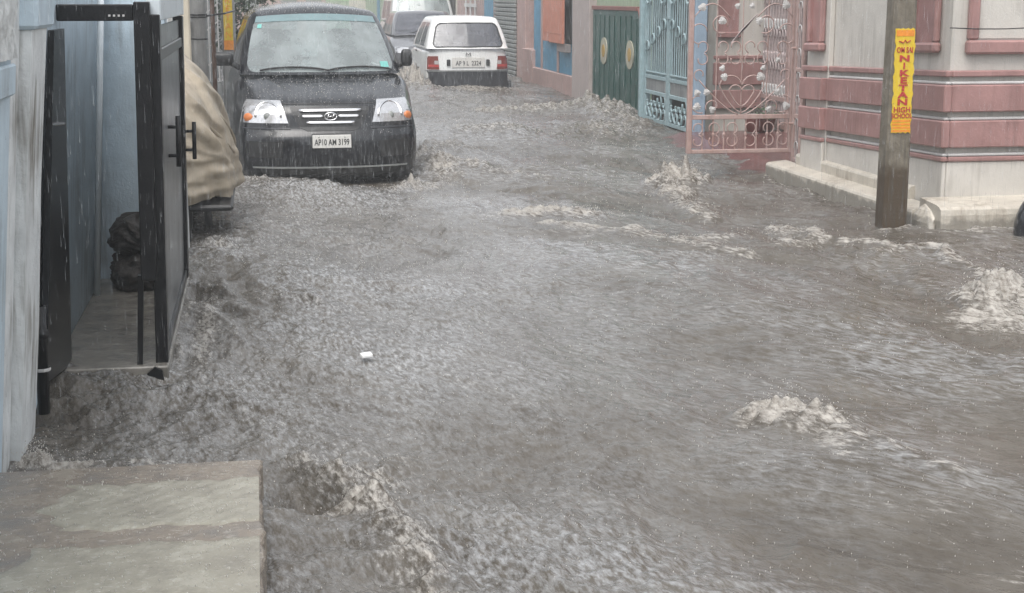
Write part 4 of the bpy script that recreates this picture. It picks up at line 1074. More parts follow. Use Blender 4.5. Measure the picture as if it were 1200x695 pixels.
# ------------------------------------------------------------------ right side, far to near
def far_right():
    # house 1: cream shop front with dark doorway, far
    r = empty('house', 'cream house with a dark doorway beyond the white hatchback', 'house', (4.95, 41, 0))
    MB().box(0, 3, -3.4, 6, -0.3, 3.6, 0.01).build('wall', 'cream', r)
    MB().box(-0.03, -0.002, -3.3, -1.9, -0.2, 2.4, 0.005).build('door', 'dark', r)  # flat dark slab paints the shade of the open doorway
    MB().box(-0.22, -0.002, -0.6, -0.35, 1.05, 1.3, 0.02).build('meter_box', 'plastic', r)
    r = empty('house', 'pink and white house with a blue door behind the white hatchback', 'house', (4.95, 34, 0))
    MB().box(0, 3, -2.6, 3.4, -0.3, 3.4, 0.01).build('wall', 'pink_wall', r)
    MB().box(-0.02, -0.002, -2.4, -1.2, -0.2, 2.2, 0.004).build('door', 'sea_blue', r)
    for k in range(3):
        MB().box(-0.03, -0.003, 0.1 + k * .75, 0.25 + k * .75, 0.2, 2.2, 0.004).build('trim_strip', 'white_iron', r)
    MB().box(-0.029, -0.0025, 0.02, 1.95, 1.30, 1.38).build('trim_strip', 'white_iron', r)
    # roller shutter shop
    r = empty('roller_shutter', 'grey corrugated roller shutter right of the white hatchback', 'shutter', (4.92, 29.9, 0))
    for k in range(26):
        MB().box(-0.02, 0.03, -1.2, 1.35, -0.2 + k * 0.085, -0.2 + k * 0.085 + 0.07, 0.012).build('slat', 'shutter_grey', r)
    MB().box(0.04, 2.5, -1.4, 1.4, -0.3, 3.2).build('shop_wall', 'grey_paint', r)
    # pink pillar + dark opening + low pink wall + blue front with orange shutters
    r = empty('house', 'pink and sea blue house front with orange window shutters', 'house', (4.95, 25.9, 0))
    MB().box(0, 0.6, 1.9, 2.85, -0.3, 3.2, 0.01).build('pillar', 'pink_wall', r)
    MB().box(0.35, 2.5, 1.0, 1.898, -0.3, 3.2).build('doorway', 'dark', r)  # doorway shade put into a solid dark block
    MB().box(-0.06, 0.34, 0.85, 1.897, -0.3, 0.60, 0.01).build('low_wall', 'pink_wall', r)
    MB().box(0.0, 2.5, -2.75, 0.998, 0.30, 3.2, 0.006).build('blue_wall', 'sea_blue', r)
    MB().box(-0.05, 2.5, -2.752, 0.847, -0.3, 0.298, 0.01).build('base_wall', 'pink_wall', r)
    for y in (0.1, -1.35):
        MB().box(-0.02, -0.002, y, y + .14, 0.30, 3.0, 0.004).build('blue_strip', 'pink_wall', r)
    wn = MB().box(-0.025, -0.003, -2.35, -0.35, 0.80, 2.0, 0.004).build('window', 'dark', r)
    for y0, y1, x in ((-2.45, -1.36, -0.16), (-1.34, -0.30, -0.07)):
        s = MB().box(x - .02, x + .02, y0, y1, 0.80, 1.95, 0.008).build('shutter', 'orange', wn)
        MB().box(x - .026, x - .021, y0 + .1, y1 - .1, 0.95, 1.85, 0.003).build('shutter_panel', 'orange', s)
    MB().box(-0.10, -0.002, -2.3, -1.6, 0.66, 0.79, 0.01).build('sill', 'beige_pink', r)
    # pinkish beige pillar wall
    tag(MB().box(4.86, 6.5, 21.9, 23.13, -0.3, 3.4, 0.012).build('boundary_wall', 'beige_pink'), 'plain pinkish beige wall pier between the blue house and the green gate', 'wall')
    # street end
    r = empty('house', 'faded pink and green buildings closing the far end of the street', 'house', (2, 70, 0))
    MB().box(-8, 1.2, 0, 6, -0.3, 5, 0.01).build('wall', 'pink_wall', r)
    MB().box(1.202, 4.5, -1, 6, -0.3, 5, 0.01).build('wall', 'green_wall', r)
    for x in (-2.5, -.8, .3): MB().box(x, x + .7, -.03, -.002, -0.2, 2.3).build('door', 'shutter_grey', r)
    MB().box(2.2, 3.3, -1.03, -1.002, -0.2, 2.3).build('door', 'cream', r)
    MB().box(-4.5, -0.75 - 2.0, -41, -5, -0.3, 3.4, 0.01).build('side_wall', 'grey_paint', r)
    r = empty('house', 'far grey green house row along the right kerb behind the van', 'house', (4.95, 58, 0))
    MB().box(0, 3, -10.9, 12, -0.3, 3.6, 0.01).build('wall', 'green_wall', r)
    for y in (-9, -5, -1, 3): MB().box(-.03, -.002, y, y + 1.2, -0.2, 2.2).build('door', 'sea_blue', r)
far_right()

def green_gate():
    w_ = MB().box(4.97, 6.5, 18.72, 21.898, -0.3, 3.2, 0.008).build('boundary_wall', 'green_wall'); tag(w_, 'pale green plaster wall above the dark green gate', 'wall')
    r = empty('green_gate', 'dark green double gate with ivory and yellow ovals', 'gate', (4.92, 20.3, 0))
    for (y0, y1) in ((0.05, 1.52), (-1.5, 0.03)):
        b = MB().box(-0.02, 0.02, y0, y1, 0.02, 1.35, 0.006) if y0 > 0 else MB().prism([(y0, .02), (y1, .02), (y1, 1.35), (y0 + .38, 1.35), (y0, .92)], 'x', -.02, .02)
        lf = b.build('gate_leaf', 'green_gate', r)
        for k in range(5):
            y = y0 + .1 + k * .3; MB().box(-0.03, -0.0205, y, y + .03, 0.06, 1.28 if y0 > 0 or k > 1 else .95 + .3 * k, 0.003).build('rib', 'green_gate', lf)
        yc = (y0 + y1) / 2 - .02
        for nm, ry, rz_, mt, dx in (('oval', 0.20, 0.19, 'ivory', 0.034), ('oval', 0.085, 0.09, 'yellow', 0.040)):
            b = MB(); pts = [(yc + ry * math.cos(2 * math.pi * i / 24), 0.78 + rz_ * math.sin(2 * math.pi * i / 24)) for i in range(24)]
            b.prism(pts, 'x', -dx, -0.0205).build(nm, mt, lf)
    MB().box(-0.035, 0.03, -1.10, 1.56, 1.353, 1.41, 0.006).build('top_rail', 'red_trim', r)
    MB().tube([(-.005, -1.10, 1.385), (-.005, -1.515, 0.94), (-.005, -1.525, 0.70)], 0.022, 4).build('side_trim', 'red_trim', r)
green_gate()

def spiral(cx, cz, r0, r1, a0, a1, n=14):
    """points on a plane (u, z)"""
    return [(cx + (r0 + (r1 - r0) * i / n) * math.cos(a0 + (a1 - a0) * i / n), cz + (r0 + (r1 - r0) * i / n) * math.sin(a0 + (a1 - a0) * i / n)) for i in range(n + 1)]

def blue_gate():
    r = empty('blue_gate', 'pale blue wrought iron double gate with scrolls, closed', 'gate', (4.80, 17.3, 0))
    MB().box(-0.07, 0.07, -1.32, -1.14, -0.3, 2.6, 0.01).build('gate_post', 'blue_post', r)
    MB().box(-0.07, 0.07, 1.05, 1.14, -0.3, 2.6, 0.01).build('gate_post', 'blue_iron', r)
    bar = None; sc = None
    for y0, y1 in ((-1.13, -0.06), (-0.04, 1.045)):
        lf = MB().box(-0.02, 0.02, y0, y0 + .07, 0.03, 2.2, 0.004).build('leaf_frame', 'blue_iron', r)
        MB().box(-0.02, 0.02, y1 - .07, y1, 0.03, 2.2, 0.004).build('stile', 'blue_iron', lf)
        for z in (0.03, 0.36, 0.55, 0.62):
            MB().box(-0.019, 0.019, y0 + .071, y1 - .071, z, z + .045 if z < .6 else z + .02, 0.004).build('rail', 'blue_iron', lf)
        MB().box(-0.006, 0.006, y0 + .072, y1 - .072, 0.406, 0.549).build('plate', 'grey_paint', lf)
        n = 10
        for k in range(n):
            y = y0 + .12 + (y1 - y0 - .24) * k / (n - 1)
            MB().tube([(0, y, 0.641), (0, y, 2.2)], 0.010, 5).build('bar', 'blue_iron', lf)
        for k in range(14):       # row of small knobs over the plate
            y = y0 + .10 + (y1 - y0 - .2) * k / 13
            MB().lathe([(0, .596), (.018, .608), (.0, .62)], 6, 'z', (0, y, 0)).build('knob', 'blue_iron', lf)
        q = 1 if y0 > -0.5 else -1
        for k in range(4):        # falling diagonal of C scrolls
            yc = (y1 - .18 - k * .24) if q < 0 else (y0 + .18 + k * .24)
            yc = (y1 - .2 - k * .25) if q < 0 else (y1 - .2 - (3 - k) * .25)
            zc = 1.20 - k * 0.075 if q < 0 else 1.20 - k * 0.09
            pts = spiral(yc, zc, 0.10, 0.035, -0.6, 4.6)
            MB().tube([(-.028, a, b) for a, b in pts], 0.013, 5).build('scroll', 'blue_iron', lf, smooth=True)
        for k in range(3):
            pts = spiral(y0 + .25 + k * .33, 1.5 + (.1 if k == 1 else 0), 0.13, 0.03, 3.6, -2.2)
            MB().tube([(-.028, a, b) for a, b in pts], 0.012, 5).build('scroll', 'blue_iron', lf, smooth=True)
        for k in range(5):        # bottom panel curls
            yc = y0 + .17 + (y1 - y0 - .34) * k / 4
            for s in (1, -1):
                pts = spiral(yc, 0.22 + s * .06, 0.095, 0.02, 1.57 * s + .5 * k, 1.57 * s + 4.8 * s)
                MB().tube([(-.008, a, b) for a, b in pts], 0.014, 5).build('curl', 'blue_iron', lf, smooth=True)
    MB().box(-0.035, 0.01, -0.10, 0.0, 1.28, 1.31).build('latch', 'blue_iron', r)
    tag(MB().box(4.98, 6.4, 18.58, 18.70, -0.3, 2.6).build('shade_panel', 'dark'), 'dark panel added behind the blue gate as the shade between its bars', 'wall')  # added panel, its dark colour paints the shade between the gate bars
blue_gate()

# the pink striped house, its bands level while the street falls away from it: z rises towards the camera
SL = 0.03
def pink_house():
    r = empty('striped_house', 'off white corner house with dusty pink bands and pink framed niches', 'house', (4.6, 10.9, 0))
    def L(b, slope=True):
        b.v = [(x - 4.6, y - 10.9, z + (SL * (12.3 - max(y, 9.4)) if slope else 0)) for x, y, z in b.v]; return b
    Y0, Y1, X0, X1 = 9.52, 12.08, 4.60, 8.5
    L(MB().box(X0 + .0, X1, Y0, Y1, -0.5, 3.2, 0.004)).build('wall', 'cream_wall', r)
    # end pilaster by the gate
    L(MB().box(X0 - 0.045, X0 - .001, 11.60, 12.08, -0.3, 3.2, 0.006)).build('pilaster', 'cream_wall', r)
    # bands wrap the corner: one street piece, one front piece butted to it, each with small returns
    def band(z0, z1, d, mat='pink', name='band'):
        L(MB().box(X0 - d, X0 - .002, Y0 - d, 11.598, z0, z1, 0.008)).build(name, mat, r)
        L(MB().box(X0 - d - .045, X0 - .047, 11.60, 12.095, z0, z1, 0.008)).build(name, mat, r)
        L(MB().box(X0 + .001 - .0015, X1, Y0 - d, Y0 - .002, z0, z1, 0.008)).build(name, mat, r)
    band(0.925, 0.968, 0.045); band(0.69, 0.872, 0.060); band(0.45, 0.632, 0.060); band(0.355, 0.388, 0.045)
    # white fillets at the foot of each groove
    for z in (0.874, 0.634, 0.390):
        L(MB().box(X0 - .040, X0 - .003, Y0 - .040, 11.597, z, z + .02, 0.006)).build('fillet', 'white_iron', r)
        L(MB().box(X0 - .0005, X1, Y0 - .040, Y0 - .003, z, z + .02, 0.006)).build('fillet', 'white_iron', r)
    # corner plinth thickening
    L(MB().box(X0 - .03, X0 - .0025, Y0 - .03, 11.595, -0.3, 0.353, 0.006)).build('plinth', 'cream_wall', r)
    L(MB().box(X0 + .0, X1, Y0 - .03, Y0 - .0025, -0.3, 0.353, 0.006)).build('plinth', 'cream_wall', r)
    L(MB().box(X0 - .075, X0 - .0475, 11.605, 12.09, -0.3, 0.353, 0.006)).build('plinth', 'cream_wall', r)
    # niches on the street side: frame round a recessed-looking pink panel
    for (a, b_, z0) in ((12.02, 11.66, 1.085), (10.12, 9.66, 1.085)):
        off = 0.047 if a > 11 else 0.002
        nf = L(MB().box(X0 - off - .012, X0 - off, b_ + .05, a - .05, z0 + .07, 2.4)).build('niche_panel', 'pink', r)
        L(MB().box(X0 - off - .05, X0 - off, b_ + .02, b_ + .075, z0 + .071, 2.45, 0.012)).build('niche_frame', 'pink', nf)
        L(MB().box(X0 - off - .05, X0 - off, a - .075, a - .02, z0 + .071, 2.45, 0.012)).build('niche_frame', 'pink', nf)
        L(MB().box(X0 - off - .065, X0 - off, b_ - .0, a, z0, z0 + .069, 0.015)).build('niche_sill', 'pink', nf)
    # front window with pink frame and cream panel
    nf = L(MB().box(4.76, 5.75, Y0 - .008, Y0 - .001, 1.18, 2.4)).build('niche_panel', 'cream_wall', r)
    L(MB().box(4.70, 4.775, Y0 - .05, Y0 - .001, 1.171, 2.45, 0.012)).build('niche_frame', 'pink', nf)
    L(MB().box(5.735, 5.81, Y0 - .05, Y0 - .001, 1.171, 2.45, 0.012)).build('niche_frame', 'pink', nf)
    L(MB().box(4.69, 5.82, Y0 - .065, Y0 - .001, 1.075, 1.169, 0.015)).build('niche_sill', 'pink', nf)
    # thin cable sagging across the front
    pts = [(4.55 + .2 * k, Y0 - .07, 1.25 - .012 * k + .004 * k * k) for k in range(8)]
    o = L(MB().tube(pts, 0.004, 5)).build('cable', 'rubber', r)
    # two cream steps along the base
    b = MB().prism([(4.37, -0.5), (4.368, 0.095), (4.378, 0.112), (4.40, 0.12), (4.55, 0.135), (4.55, -0.5)], 'y', 9.50, 12.50)
    L(b, False).build('lower_step', 'step', r)
    b = MB().prism([(4.53, 0.03), (4.528, 0.20), (4.536, 0.215), (4.55, 0.222), (4.60, 0.23), (4.60, 0.03)], 'y', 9.90, 12.20)
    L(b, False).build('upper_step', 'step', r)
    # corner step block on the camera side, with a sloping top
    b = MB().prism([(9.16, -0.5), (9.155, 0.12), (9.165, 0.155), (9.19, 0.172), (9.24, 0.182), (9.49, 0.20), (9.49, -0.5)], 'x', 4.42, X1)
    L(b, False).build('front_step', 'step', r)
    # broken lump of cement by the pole
    P = []
    for j in range(8):
        v = j / 7; row = []
        for i in range(16):
            th = 2 * math.pi * i / 16; k = (1 - v ** 4) * (1 + .12 * math.sin(3 * th + j) + .1 * math.sin(5 * th))
            row.append((4.42 + .06 * k * math.cos(th), 9.40 + .22 * k * math.sin(th), -0.1 + 0.27 * v))
        P.append(row)
    L(MB().grid(P, True), False).build('broken_cement', 'step', r)
pink_house()

def courtyard():
    tag(MB().prism([(4.30, -0.02), (4.62, 0.07), (7.5, 0.10), (7.5, -0.4), (4.30, -0.4)], 'y', 12.52, 16.0).build('courtyard_floor', 'red_floor'), kind='structure')
    r = empty('courtyard_wall', 'off white courtyard wall with pink bands behind the open pink gate', 'wall', (5.5, 17.0, 0))
    def L(b): b.v = [(x - 5.5, y - 17.0, z) for x, y, z in b.v]; return b
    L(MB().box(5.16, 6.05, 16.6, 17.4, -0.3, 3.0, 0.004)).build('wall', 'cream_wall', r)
    for z0, z1 in ((0.55, 0.80), (0.28, 0.49)):
        L(MB().box(5.13, 6.05, 16.55, 16.598, z0, z1, 0.006)).build('band', 'pink', r)
    L(MB().box(5.13, 6.05, 16.57, 16.598, 0.84, 0.88, 0.006)).build('band', 'pink', r)
    nf = L(MB().box(5.18, 5.42, 16.58, 16.599, 1.15, 2.3)).build('niche_panel', 'pink', r)
    L(MB().box(5.16, 5.44, 16.54, 16.599, 1.08, 1.148, 0.01)).build('niche_sill', 'pink', nf)
    L(MB().box(4.88, 5.13, 16.9, 17.4, -0.3, 3.0)).build('dark_recess', 'dark', r)  # solid dark box stands in for the shade of the gap
    # house interior behind the folding gate
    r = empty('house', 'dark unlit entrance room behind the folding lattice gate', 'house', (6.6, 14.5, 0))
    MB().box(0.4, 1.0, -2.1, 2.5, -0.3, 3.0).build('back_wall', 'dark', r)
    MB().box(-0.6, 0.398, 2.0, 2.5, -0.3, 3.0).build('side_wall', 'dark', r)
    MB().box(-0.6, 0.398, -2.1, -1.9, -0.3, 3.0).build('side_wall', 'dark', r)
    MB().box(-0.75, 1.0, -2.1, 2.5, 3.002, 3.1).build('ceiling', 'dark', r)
    # folding lattice gate in plane x=5.78
    r = empty('folding_gate', 'pale pink collapsible lattice gate half drawn across the dark entrance', 'gate', (5.72, 15.6, 0))
    y0, y1 = 0.18, 0.93
    n = 9
    for k in range(n):
        y = y0 + (y1 - y0) * k / (n - 1)
        MB().box(-0.014, 0.014, y - .018, y + .018, 0.12, 2.5, 0.003).build('channel_bar', 'pale_iron', r)
    for k in range(n - 1):
        ya = y0 + (y1 - y0) * k / (n - 1); yb = y0 + (y1 - y0) * (k + 1) / (n - 1)
        for z in (0.22, 0.58, 0.94, 1.30, 1.66):
            pts = [(-.018, ya + (yb - ya) * .5 + (yb - ya) * .42 * math.cos(a), z + .12 * math.sin(a)) for a in [math.pi * (1 + i / 10) for i in range(11)]]
            MB().tube(pts, 0.010, 5).build('hoop', 'white_iron' if z in (.58, 1.3) else 'pale_iron', r, smooth=True)
            pts = [(-.02, ya + (yb - ya) * .5 + (yb - ya) * .42 * math.cos(a), z + .15 + .10 * math.sin(a)) for a in [math.pi * i / 10 for i in range(11)]]
            MB().tube(pts, 0.009, 5).build('hoop', 'pale_iron', r, smooth=True)
    for z in (0.10, 0.40, 2.3):
        MB().box(-0.03, 0.03, y0 - .06, y1 + .06, z, z + .05, 0.004).build('rail', 'pink_iron', r)
    MB().box(-0.04, 0.04, y0 - .16, y0 - .07, 0.02, 2.6, 0.006).build('end_post', 'pink_iron', r)
    for q, (x, y, s) in enumerate(((5.35, 15.7, .13), (5.55, 15.9, .11))):
        m = MB().lathe([(0, 0), (s * .65, 0), (s * .9, s * 1.1), (s, s * 1.3), (s * .95, s * 1.35), (s * .85, s * 1.2), (0, s * 1.15)], 18, 'z')
        rr = empty('flower_pot', 'small clay pot with a drooping plant, %s in the courtyard' % ('nearer the street' if q == 0 else 'nearer the lattice gate'), 'plant pot', (x, y, 0.09), group='courtyard pots')
        m.build('pot', 'red_trim', rr, smooth=True)
        lv = MB()
        for k in range(70):
            a = random.uniform(0, 6.28); t = random.uniform(.3, 1); d = Vector((math.cos(a) * t * .16, math.sin(a) * t * .16, s * 1.2 + random.uniform(0, .22) * (1.2 - t)))
            e = Vector((math.cos(a + .8), math.sin(a + .8), 0)) * .02; f = Vector((math.cos(a), math.sin(a), -.3)) * .06
            lv.add([d, d + f * .5 + e, d + f, d + f * .5 - e], [(0, 1, 2, 3)])
        lv.build('leaves', 'foliage', rr, fix=False)
courtyard()

def leaf_mesh():
    b = MB(); pts = []
    for i in range(20):
        a = 2 * math.pi * i / 20; k = 0.034 * (0.72 + 0.28 * abs(math.cos(1.5 * a)))
        pts.append((k * math.cos(a), k * math.sin(a) * .9))
    n = len(pts)
    b.add([(0, -0.012, 0)] + [(x, -0.004 + .004 * (i % 2), z) for i, (x, z) in enumerate(pts)] + [(0, 0.004, 0)],
          [(0, 1 + i, 1 + (i + 1) % n) for i in range(n)] + [(n + 1, 1 + (i + 1) % n, 1 + i) for i in range(n)])
    return b

def pink_gate():
    # open leaf stands across the view, hinged on the post at the corner house
    r = empty('pink_gate', 'open pink wrought iron gate leaf with heart scrolls and white leaves', 'gate', (3.70, 12.62, 0))
    W_ = 0.93; Zb, Zt = 0.19, 2.1
    MB().box(-0.022, 0.022, -0.02, 0.02, Zb, Zt, 0.004).build('stile', 'pink_iron', r)
    MB().box(W_ - .022, W_ + .022, -0.02, 0.02, Zb, Zt, 0.004).build('stile', 'pink_iron', r)
    for z, h in ((Zb, 0.034), (0.487, 0.040), (1.9, .035)):
        MB().box(0.0225, W_ - .0225, -0.018, 0.018, z, z + h, 0.004).build('rail', 'pink_iron', r)
    zlo, zhi = Zb + .034, 0.487
    for k in range(8):
        x = 0.12 + (W_ - .24) * k / 7
        b = MB().tube([(x, 0, zlo), (x, 0, zhi)], 0.0075, 6); b.lathe([(0, -.02), (.014, -.008), (.014, .008), (0, .02)], 8, 'z', (x, 0, (zlo + zhi) / 2)); b.build('bar', 'pink_iron', r)
    def sc(pts, nm='scroll', rad=0.0055): return MB().tube([(a, -.012, b) for a, b in pts], rad, 6).build(nm, 'pink_iron', r, smooth=True)
    zc = (zlo + zhi) / 2
    for k in range(4):
        x = 0.22 + 0.165 * k + (.0)
        sc(spiral(x, zc + .055, 0.055, 0.040, -1.2, 3.9)); sc(spiral(x, zc - .055, 0.055, 0.040, 1.2, -3.9))
    for x, s in ((0.075, 1), (W_ - .075, -1)):
        a0 = 1.57 - s * 1.0
        sc(spiral(x, zc + .055, 0.052, 0.035, -1.4 if s > 0 else 4.5, 3.6 if s > 0 else -.5)); sc(spiral(x, zc - .055, 0.052, 0.035, 1.4 if s > 0 else -4.5, -3.6 if s > 0 else .5))
    cx = W_ / 2
    # big heart, inner heart
    for s in (-1, 1):
        for k, (hw, z0, zt_) in enumerate(((0.205, 0.545, 0.86), (0.115, 0.60, 0.78))):
            pts = []
            for i in range(19):
                u = i / 18
                if u < .45:
                    q = u / .45; x = hw * 0.98 * (q ** .8); z = z0 + (zt_ - z0) * .72 * q ** 1.3
                else:
                    a = math.pi * (u - .45) / .55; x = hw * .5 + hw * .49 * math.cos(a); z = z0 + (zt_ - z0) * .72 + (zt_ - z0) * .30 * math.sin(a)
                pts.append((cx + s * x, z))
            sc(pts)
        # S sweep from the bottom middle out to the side, curl at both ends
        pts = [(cx + s * (.03 + .36 * (i / 12) ** 1.1), 0.53 + 0.30 * (i / 12) ** 1.5) for i in range(13)]
        sc(pts)
        sc(spiral(cx + s * .385, 0.875, 0.055, 0.03, -1.2 if s > 0 else 4.34, 3.6 if s > 0 else -.46))
        sc(spiral(cx + s * .26, 0.60, 0.068, 0.03, -.6 if s > 0 else 3.74, 4.0 if s > 0 else -.86))
        sc(spiral(cx + s * .38, 0.64, 0.10, 0.05, -1.9, 1.6) if s > 0 else spiral(cx - .38, 0.64, 0.10, 0.05, 5.04, 1.54))
        sc(spiral(cx + s * .385, 0.875 + .36, 0.10, 0.06, -1.5 if s > 0 else 4.64, 3.0 if s > 0 else .14))
        sc(spiral(cx + s * .20, 1.31, 0.085, 0.055, -2.0 if s > 0 else 5.14, 3.6 if s > 0 else -.46))
        pts = [(cx + s * (.12 + .33 * (i / 12)), 1.36 + .12 * math.sin(math.pi * i / 12)) for i in range(13)]; sc(pts)
    # row of E shaped curls at mid height
    for k in range(5):
        x = 0.10 + (W_ - .20) * k / 4
        s = 1 if k < 2 else -1
        if k == 2: continue
        for q in (1, -1):
            sc(spiral(x, 1.06 + q * .055, 0.055, 0.035, -1.2 * q if s > 0 else math.pi + 1.2 * q, 3.4 * q if s > 0 else math.pi - 3.4 * q))
    for q in (1, -1):
        sc(spiral(cx - .07, 1.06 + q * .055, 0.055, 0.035, -1.2 * q, 3.4 * q)); sc(spiral(cx + .07, 1.06 + q * .055, 0.055, 0.035, math.pi + 1.2 * q, math.pi - 3.4 * q))
    # uprights and the hatched lozenge
    for x in (0.235, cx, W_ - .235):
        MB().tube([(x, 0.004, 0.527), (x, 0.004, 1.9)], 0.0055, 5).build('upright', 'pink_iron', r)
    for k in range(7):
        a = -0.09 + k * .03
        MB().tube([(cx - .10 + a * .5 + .04, -.006, 1.20 + a * .6 + .0), (cx + .04 + a * .5 + .04, -.006, 1.34 + a * .6)], 0.005, 5).build('hatch_bar', 'pale_iron', r)
    lm = leaf_mesh().build('leaf_ornament', 'white_iron', r); lm.location = (0.06, -.02, 0.72)
    first = True
    spots = [(0.145, 0.725, 1), (0.30, 0.855, 1.1), (0.06, 0.60, 1.2), (0.20, 0.575, 1), (0.28, 0.93, .9),
             (W_ - .30, 0.855, 1.3), (W_ - .145, 0.725, 1), (W_ - .28, 0.93, .8), (W_ - .06, 0.60, 1.2), (W_ - .22, 0.575, .9), (0.27, 1.335, 1.2), (W_ - .33, 1.335, 1.1), (0.09, 1.45, 1.2), (W_ - .09, 1.47, 1.3), (cx - .06, 1.46, .9), (cx + .07, 1.46, .9), (W_ - .15, 1.0, .8)]
    for k, (x, z, s) in enumerate(spots):
        inst(lm, r, (x, -.02, z), (0, k * 1.3, 0), (s, 1, s))
    # hinge post and the narrow fixed grille by the corner house
    r2 = empty('gate_side_panel', 'narrow fixed pink grille panel and hinge post beside the striped house', 'gate panel', (4.63, 12.50, 0))
    MB().box(-0.02, 0.02, 0.0, 0.05, 0.10, 2.3, 0.004).build('hinge_post', 'pink_iron', r2)
    MB().box(0.03, 0.07, -0.03, 0.0, 0.12, 2.3, 0.004).build('panel_stile', 'pink_iron', r2)
    for z in (0.12, 0.50, 0.90, 2.0):
        MB().box(-0.02, 0.0, -0.13, -0.001, z, z + .035, 0.004).build('rail', 'pink_iron', r2)
    MB().box(-0.022, 0.0, -0.17, -0.131, 0.12, 2.3, 0.004).build('panel_stile', 'pink_iron', r2)
    for k in range(3):
        MB().tube([(-.01, -.03 - k * .04, 0.16), (-.01, -.03 - k * .04, 2.2)], 0.006, 5).build('bar', 'pale_iron', r2)
    for k in range(8):
        z = 0.24 + k * .2
        MB().tube([(-.014, -.065 + .045 * math.cos(a), z + .06 * math.sin(a)) for a in [math.pi * i / 8 for i in range(9)]], 0.006, 5).build('hoop', 'white_iron', r2, smooth=True)
    for z in (0.45, 1.1):
        MB().tube([(-0.06, 0.02, z), (-.02, 0.02, z)], 0.012, 8).build('hinge', 'pink_iron', r2)
pink_gate()

# ------------------------------------------------------------------ poster pole and scooter at the right
def poster_pole():
    r = square_pole('utility_pole', 'weathered concrete pole with a yellow NIKETAN HIGH SCHOOL poster', (4.185, 9.42, 0), 0.172, 0.16, 4.6, 'pole', 0.82, (0.004, 0))
    z0, z1 = 0.655, 1.335
    P = []
    for j in range(25):
        z = z0 + (z1 - z0) * j / 24; row = []
        for i in range(9):
            wob = (0.004 * math.sin(j * 2.3) + 0.003 * math.sin(j * 5.1)) * (1 if i in (0, 8) else 0)
            row.append((-0.065 + 0.135 * i / 8 + wob, -0.0845, z + (0.006 * math.sin(i * 3) if j in (0, 24) else 0)))
        P.append(row)
    b = MB().grid(P)
    n = len(b.v); b.add([(x, y + .004, z) for x, y, z in b.v], [tuple(reversed(f)) for f in b.f])
    ps = b.build('poster', 'poster', r, fix=False)
    MB().box(-0.060, 0.064, -0.0865, -0.0848, 1.285, 1.325).build('poster_strip', 'poster_orange', ps)
    for k in range(4):
        MB().box(-0.063, 0.067, -0.0862, -0.0848, 0.660 + k * .022, 0.675 + k * .022).build('poster_strip', 'poster_orange', ps)
    xc = 0.003; y = -0.0875
    text('lettering', 'OM SAI', 0.050, 'poster_red', ps, (xc, y, 1.195), (R(90), 0, 0), 0.70, bold=0.001)
    zz = 1.140
    for ch in 'NIKETAN':
        text('lettering', ch, 0.055, 'poster_red', ps, (xc, y, zz), (R(90), 0, 0), 1.75 if ch != 'I' else 1.2, bold=0.0022)
        zz -= 0.0475
    text('lettering', 'HIGH', 0.050, 'poster_red', ps, (xc, y, 0.806), (R(90), 0, 0), 0.98, bold=0.001)
    text('lettering', 'SCHOOL', 0.046, 'poster_red', ps, (xc, y, 0.766), (R(90), 0, 0), 0.78, bold=0.001)
    # bird-like flourish at the top
    MB().tube([(xc - .045, y, 1.255), (xc - .015, y, 1.243), (xc, y, 1.262), (xc + .01, y, 1.243), (xc + .035, y, 1.258)], 0.004, 5).build('poster_mark', 'poster_red', ps)
poster_pole()

